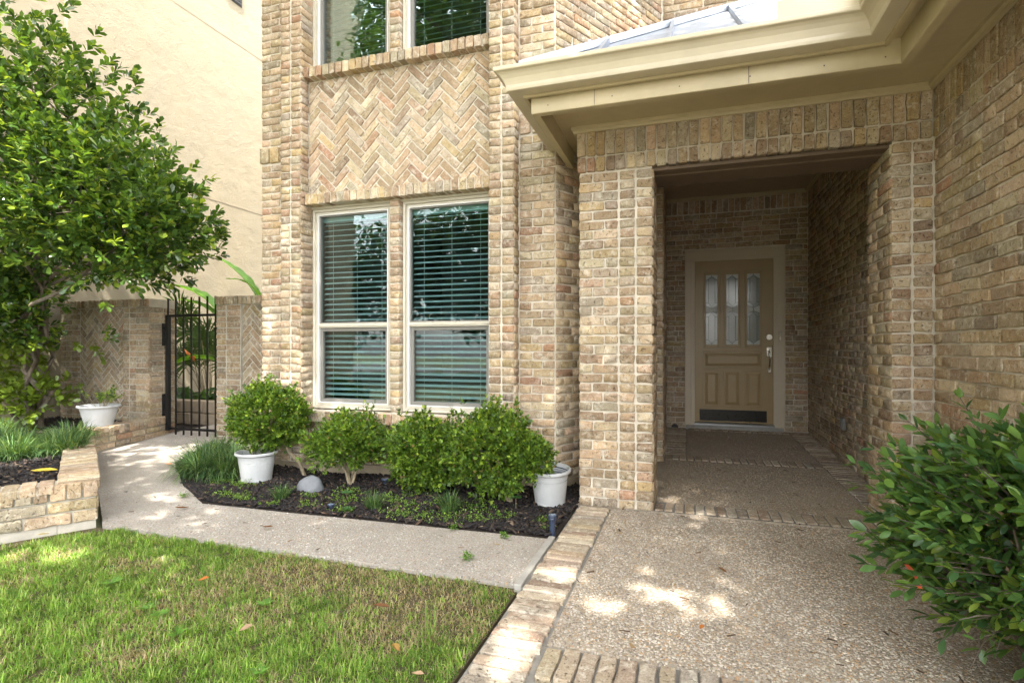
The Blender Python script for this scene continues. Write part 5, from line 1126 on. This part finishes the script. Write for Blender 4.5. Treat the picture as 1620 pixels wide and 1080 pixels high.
# ================================================================== LEFT TREE
def left_tree():
    bx, by, bz = -7.0, 4.15, .2
    t = thing('evergreen_tree', 'broad glossy-leaved small tree in the raised bed against the stucco wall', 'tree', (bx, by, bz))
    g = MB(); r = random.Random(11); ends = []
    lobes = [(-6.35, 3.75, 2.75, 1.15, 1.0, .95, .30), (-5.35, 3.75, 2.45, .78, .75, .68, .22), (-6.15, 3.6, 3.5, .80, .75, .65, .12), (-4.95, 3.85, 2.25, .45, .45, .42, .10), (-7.1, 3.7, 1.8, .62, .5, .5, .12), (-6.9, 3.6, 4.2, .9, .8, .7, .10)]
    def limb(p, q, r0, r1, n=6, wob=.06):
        pts = []
        for k in range(n + 1):
            s_ = k / n; v = Vector(p).lerp(Vector(q), s_); 
            if 0 < k < n: v += Vector((r.gauss(0, wob), r.gauss(0, wob), r.gauss(0, wob * .5)))
            pts.append(v)
        g.tube(pts, [r0 + (r1 - r0) * k / n for k in range(n + 1)], 7, False); return pts
    for i in range(6):
        a_ = (bx + r.uniform(-.12, .12), by + r.uniform(-.1, .1), bz - .05); lb = lobes[i % 4]
        mid = (bx + r.uniform(-.2, .35), by + r.uniform(-.3, .1), 1.35 + r.uniform(-.2, .3)); pts = limb(a_, mid, .030, .022)
        e_ = (lb[0] + r.uniform(-.3, .3), lb[1] + r.uniform(-.3, .3), lb[2] + r.uniform(-.2, .2)); limb(mid, e_, .022, .010)
        for k in range(9):
            v = ell_dirs(1)[0]; q_ = (lb[0] + v[0] * lb[3] * .8, lb[1] + v[1] * lb[4] * .8, lb[2] + v[2] * lb[5] * .8); limb(Vector(mid).lerp(Vector(e_), r.uniform(.3, 1)), q_, .010, .004, 4, .04)
    g.build('trunk', M['bark'], t, smooth=True)
    TP, TD = [], []
    for (cx, cy, cz, rx, ry, rz, wt) in lobes:
        n = int(2300 * wt * 1.3); v = ell_dirs(n); rr = (.40 + .62 * rng.uniform(0, 1, n) ** .55) * lump(v, cx, .42)
        TP.append(v * rr[:, None] * [rx, ry, rz] + [cx, cy, cz]); TD.append(v * [1, 1, .6] + [.05, -.1, .45] + rng.normal(0, .3, v.shape))
    # lower straggling growth round the stems
    for (cx, cy, cz, rx, rz, n) in ((-7.25, 3.95, 1.0, .28, .50, 80), (-6.85, 4.1, .55, .24, .20, 40), (-6.8, 3.75, 1.35, .42, .34, 130), (-7.0, 3.95, .5, .4, .22, 50), (-6.55, 4.3, 1.2, .16, .14, 10)):
        v = ell_dirs(n); TP.append(v * rng.uniform(.2, 1, (n, 1)) * [rx, .3, rz] + [cx, cy, cz]); TD.append(v + [.1, -.2, .4])
    TP, TD = np.vstack(TP), np.vstack(TD)
    ok = (TP[:, 0] > XN + .15) | (TP[:, 1] < 4.6); ok &= TP[:, 0] > XN - .02; TP, TD = TP[ok], TD[ok]
    lp, ld = twigs(TP, TD, rng.uniform(.10, .17, len(TP)), 10, 1.0, .25)
    n = len(lp); C = greens(n, [(0.065, 0.13, 0.025), (0.11, 0.20, 0.03), (0.04, 0.085, 0.022), (0.24, 0.33, 0.045)], [.34, .24, .26, .16]); low = (lp[:, 2] < 1.15); C[low] = C[low] * .4 + np.array([0.19, 0.26, 0.03]) * .6
    S_ = rng.uniform(.060, .104, n); tv, tf = LEAF['obov']; Fm = frames(ld, upbias=.7)
    D = -lp[:, 0] * SS + lp[:, 1] * CC; u = (lp[:, 0] * CC + lp[:, 1] * SS) / D * FPX + 810; vv = 549 - FPX * (lp[:, 2] - HC) / D
    view = (np.array([0, 0, HC]) - lp); view /= np.linalg.norm(view, axis=1, keepdims=True); fac = np.abs(np.einsum('ni,ni->n', Fm[:, :, 2], view))
    score = np.where((u > 2) & (vv > 2) & (u < 420), (S_ / D) ** 2 * fac, 0) * np.exp(-(D - 4.2) * 1.2); order = np.argsort(-score); singles, rest = order[:300], order[300:]
    me = bpy.data.meshes.new('leaf'); me.from_pydata([tuple(p) for p in tv], [], [tuple(q) for q in tf]); me.materials.append(M['leaf_o'])
    for i in singles:
        Mx = Matrix.Identity(4)
        for a_ in range(3):
            for b_ in range(3): Mx[a_][b_] = Fm[i][a_][b_] * S_[i]
            Mx[a_][3] = lp[i][a_]
        o = link('leaf', me, t); o.matrix_local = Mx; o.color = (*C[i], 1)
    V = np.einsum('nij,vj->nvi', Fm[rest], tv) * S_[rest][:, None, None] + lp[rest][:, None]
    Fc = (np.array(tf)[None] + (np.arange(len(rest)) * len(tv))[:, None, None]).reshape(-1, 3)
    tag(nmesh('crown', V.reshape(-1, 3), Fc, M['leaf'], t, np.repeat(C[rest], len(tv), 0)), kind='stuff')
left_tree()

# ================================================================== PLANTS BEHIND THE GATE
def banana():
    t = thing('banana_plant', 'banana plant with long arching leaves rising above the garden wall', 'plant', (-6.0, 6.15, .1))
    MB().tube([(-6.0, 6.15, .05), (-6.0, 6.15, .9), (-5.95, 6.12, 1.3)], [.07, .055, .03], 10).build('stalk', M['banana'] if False else M['twig'], t, smooth=True)
    specs = [((-6.25, 6.1, 1.2), (-6.25, 5.9, 1.95), (-7.35, 5.9, 2.03), .13), ((-5.6, 6.1, 1.3), (-5.5, 5.9, 2.05), (-6.40, 5.9, 2.42), .11), ((-5.6, 6.1, 1.3), (-5.4, 5.9, 2.05), (-6.05, 5.85, 2.05), .08), ((-6.2, 6.1, 1.2), (-6.3, 5.9, 1.78), (-7.1, 5.9, 1.80), .09), ((-6.2, 6.1, .8), (-6.5, 5.9, 1.1), (-7.1, 5.8, .8), .13)]
    for a_, b_, c_, w in specs:
        a_, b_, c_ = Vector(a_), Vector(b_), Vector(c_); n = 22; V, Fq = [], []
        for k in range(n + 1):
            s_ = k / n; p = a_ * (1 - s_) ** 2 + b_ * 2 * s_ * (1 - s_) + c_ * s_ ** 2; d = ((b_ - a_) * (1 - s_) + (c_ - b_) * s_).normalized(); sd = d.cross(Vector((0, 0, 1))).normalized(); up = sd.cross(d)
            lw = w * max(0.05, math.sin(math.pi * min(1, max(0, (s_ - .12) / .88)) ** .75)) * (1 + .10 * math.sin(k * 2.1))
            for q_ in (-1, -.5, 0, .5, 1): V.append(tuple(p + sd * lw * q_ + up * (abs(q_) * lw * .45 + random.uniform(-.004, .004))))
        for k in range(n):
            for j_ in range(4): Fq.append((k * 5 + j_, k * 5 + j_ + 1, k * 5 + j_ + 6, k * 5 + j_ + 5))
        col = np.tile([0.12, 0.27, 0.03], (len(V), 1)) * np.array([1.35 if i % 5 == 2 else random.uniform(.8, 1.1) for i in range(len(V))])[:, None]
        nmesh('leaf', V, Fq, M['banana'], t, col, True)
banana()
def fan_palm():
    t = thing('fan_palm', 'dark green fan palm behind the bars of the gate', 'plant', (-6.6, 6.1, .1)); Vs, Fs, k = [], [], 0
    for i in range(16):
        c_ = Vector((random.uniform(-7.2, -6.1), random.uniform(5.85, 6.3), random.uniform(.7, 1.7))); base = Vector((-6.6, 6.1, .1)); MB().tube([tuple(base), tuple((base + c_) / 2 + Vector((0, 0, .08))), tuple(c_)], .006, 5).build('stalk', M['leafm'] if False else M['twig'], t)
        tl = random.uniform(-.5, .5); V, Fq = [], []
        for j_ in range(26):
            a_ = tl + (j_ / 25 - .5) * 4.2 + math.pi / 2; L = random.uniform(.30, .40); d = Vector((math.cos(a_), random.uniform(-.35, .0), math.sin(a_))).normalized(); sd = d.cross(Vector((0, -1, 0))).normalized() * .016
            n0 = len(V); V += [tuple(c_), tuple(c_ + d * L * .55 + sd), tuple(c_ + d * L + Vector((0, 0, -.05))), tuple(c_ + d * L * .55 - sd)]; Fq.append((n0, n0 + 1, n0 + 2, n0 + 3))
        nmesh('frond', V, Fq, M['grass'], t, greens(len(V), [(0.05, 0.10, 0.03), (0.08, 0.13, 0.04)]))
fan_palm()
def broad_plant():
    t = thing('strap_leaf_plant', 'low plant with wide strap leaves behind the stone edging', 'plant', (-6.6, 6.0, .1))
    for i in range(34):
        an = random.uniform(0, 6.28); x0, y0 = random.uniform(-7.3, -5.9), random.uniform(5.9, 6.15); L = random.uniform(.4, .75); a_ = Vector((x0, y0, .2)); b_ = a_ + Vector((math.cos(an) * L * .4, -abs(math.sin(an)) * L * .15, L * .7)); c_ = a_ + Vector((math.cos(an) * L, -abs(math.sin(an)) * L * .35, L * .35)); V, Fq = [], []
        for k in range(9):
            s_ = k / 8; p = a_ * (1 - s_) ** 2 + b_ * 2 * s_ * (1 - s_) + c_ * s_ ** 2; d = ((b_ - a_) * (1 - s_) + (c_ - b_) * s_).normalized(); sd = d.cross(Vector((0, -.5, .8))).normalized(); lw = .05 * math.sin(math.pi * (.08 + .92 * (1 - abs(s_ * 1.1 - .5)) * .5)) * (1 - s_ ** 3)
            V += [tuple(p + sd * lw), tuple(p - sd * lw)]
        for k in range(8): Fq.append((2 * k, 2 * k + 1, 2 * k + 3, 2 * k + 2))
        nmesh('leaf', V, Fq, M['banana'], t, np.tile(np.array(random.choice([(0.06, 0.14, 0.03), (0.035, 0.08, 0.025), (0.10, 0.2, 0.04)])), (len(V), 1)), True)
    g = MB(); g.tube([(-6.62, 5.95, .4), (-6.60, 5.84, .92)], .006, 6); g.build('flower_stalk', M['twig'], t)
    g = MB()
    for k in range(4): g.tube([(-6.60, 5.83, .92), (-6.60 - .05 * (k - .5), 5.82, .97 + .02 * k), (-6.68 - .03 * k, 5.82, 1.03 + .02 * k)], [.008, .012, .001], 6)
    g.build('flower', M['bloom'], t)
broad_plant()
# ground continues behind the gate
g = MB(); g.prism([(-7.66, 5.15), (-5.16, 5.15), (-3.78, 5.15), (-3.78, 20), (-7.66, 20)], -.1, .05); tag(g.build('side_yard_ground', M['mulchb']), 'dark planted ground of the side yard behind the gate', kind='structure')

# ================================================================== SHADE TREES BEHIND THE CAMERA (seen in the glass, cast the dappled light)
LIT = [(-0.05, 2.52, .34, .10), (-.42, 2.35, .20, .12), (.3, 2.75, .08, .04), (-1.05, 2.62, .16, .07), (-.98, 2.42, .2, .05), (-3.3, 2.78, .24, .10), (-2.95, 2.62, .32, .06), (-3.7, 3.0, .2, .12), (-4.2, 3.6, .35, .10),
       (-2.75, 2.15, .35, .08), (-3.3, 1.95, .45, .25), (-2.1, 1.2, .5, .12), (-1.25, 1.35, .3, .15), (-.62, 1.9, .12, .25), (-.62, 2.6, .10, .12), (-1.15, 2.1, .1, .06), (-3.6, 2.3, .3, .06), (-.62, 1.75, .16, .3), (.9, 1.75, .3, .12), (-3.1, 1.3, .6, .25), (-2.4, 2.0, .3, .06), (-3.2, 2.62, .3, .07), (-5.2, 3.0, .6, .4), (-6.2, 5.0, .5, .7), (-2.3, 1.75, .2, .07), (-6.5, 3.5, 1.0, .9)]
def shade_tree(label, trunk, lobes, nleaf, seed, gate=True, ls=1.0):
    t = thing('oak_tree', label, 'tree', trunk); g = MB(); r = random.Random(seed); tv = Vector(trunk)
    top = Vector((sum(l[0] for l in lobes) / len(lobes), sum(l[1] for l in lobes) / len(lobes), min(l[2] for l in lobes)))
    fork = tv.lerp(top, .55); g.tube([tuple(tv), tuple(tv.lerp(fork, .5) + Vector((.1, 0, 0))), tuple(fork)], [.32, .24, .2], 14)
    for l in lobes:
        c_ = Vector(l[:3]); g.tube([tuple(fork), tuple(fork.lerp(c_, .5) + Vector((r.uniform(-.3, .3), r.uniform(-.3, .3), .3))), tuple(c_)], [.16, .09, .04], 9)
        for k in range(7):
            v = ell_dirs(1)[0]; q_ = c_ + Vector((v[0] * l[3], v[1] * l[4], v[2] * l[5])) * .8; g.tube([tuple(c_.lerp(fork, r.uniform(0, .4))), tuple((c_ + q_) / 2 + Vector((0, 0, .1))), tuple(q_)], [.05, .03, .01], 6, False)
    g.build('trunk', M['bark'], t, smooth=True)
    tot = sum(l[3] * l[4] for l in lobes); Ps = []
    for l in lobes:
        n = int(nleaf * l[3] * l[4] / tot); v = ell_dirs(n); rr = rng.uniform(0, 1, n) ** .4; rr *= lump(v, l[0] * 1.7, .2); Ps.append(v * rr[:, None] * [l[3], l[4], l[5]] + list(l[:3]))
    P = np.vstack(Ps)
    if gate:
        tt = P[:, 2] / SUN.z; gx, gy = P[:, 0] - SUN.x * tt, P[:, 1] - SUN.y * tt; keep = np.ones(len(P), bool)
        # gaps cut into the crown so that sun patches land on the LIT spots
        for (x, y, rx, ry) in LIT:
            dd_ = ((gx - x) / (rx * .9)) ** 2 + ((gy - y) / (ry * 1.15)) ** 2; keep &= ~(dd_ < rng.uniform(.25, 1.3, len(P)))
        P = P[keep]
    D = rng.normal(0, 1, P.shape) * [1, 1, .6]; V, Fc, Cc, _ = leaf_cloud(P, D, ls * rng.uniform(.09, .17, len(P)), 'small', greens(len(P), [(0.07, 0.14, 0.03), (0.10, 0.17, 0.035), (0.05, 0.10, 0.02)]), 1.3)
    tag(nmesh('crown', V, Fc, M['leafk'], t, Cc), kind='stuff')
shade_tree('large oak behind the viewer, its crown shading the entry and lawn', (2.6, -6.2, -.05), [(.8, -2.4, 6.6, 2.6, 2.0, 1.1), (-2.2, -2.1, 6.9, 2.7, 2.0, 1.1), (-4.6, -2.0, 7.4, 2.3, 1.8, 1.0), (.2, -1.0, 8.3, 3.0, 1.7, 1.1), (-1.0, .9, 8.7, 2.3, 1.5, .9), (-4.0, .9, 8.9, 2.6, 1.6, .9)], 44000, 3)
shade_tree('second oak across the lawn behind the viewer', (-7.0, -12.5, -.05), [(-7, -12, 5.2, 4.2, 3.4, 2.0), (-10.5, -12, 4.5, 3, 3, 2.0), (-3.8, -13, 4.4, 3, 3, 1.8), (-7, -12, 3.0, 4, 2.5, 1.5), (-9, -8.5, 12, 4.2, 2.5, 2.8)], 24000, 9, False, 2.2)
shade_tree('tall broad tree far left behind the viewer', (-17.0, -11.0, -.05), [(-17, -11, 4.6, 5, 4, 2.8), (-14, -12, 3, 3.5, 3, 2), (-20, -8, 4, 3.5, 3.5, 2.6)], 9000, 15, False, 2.6)
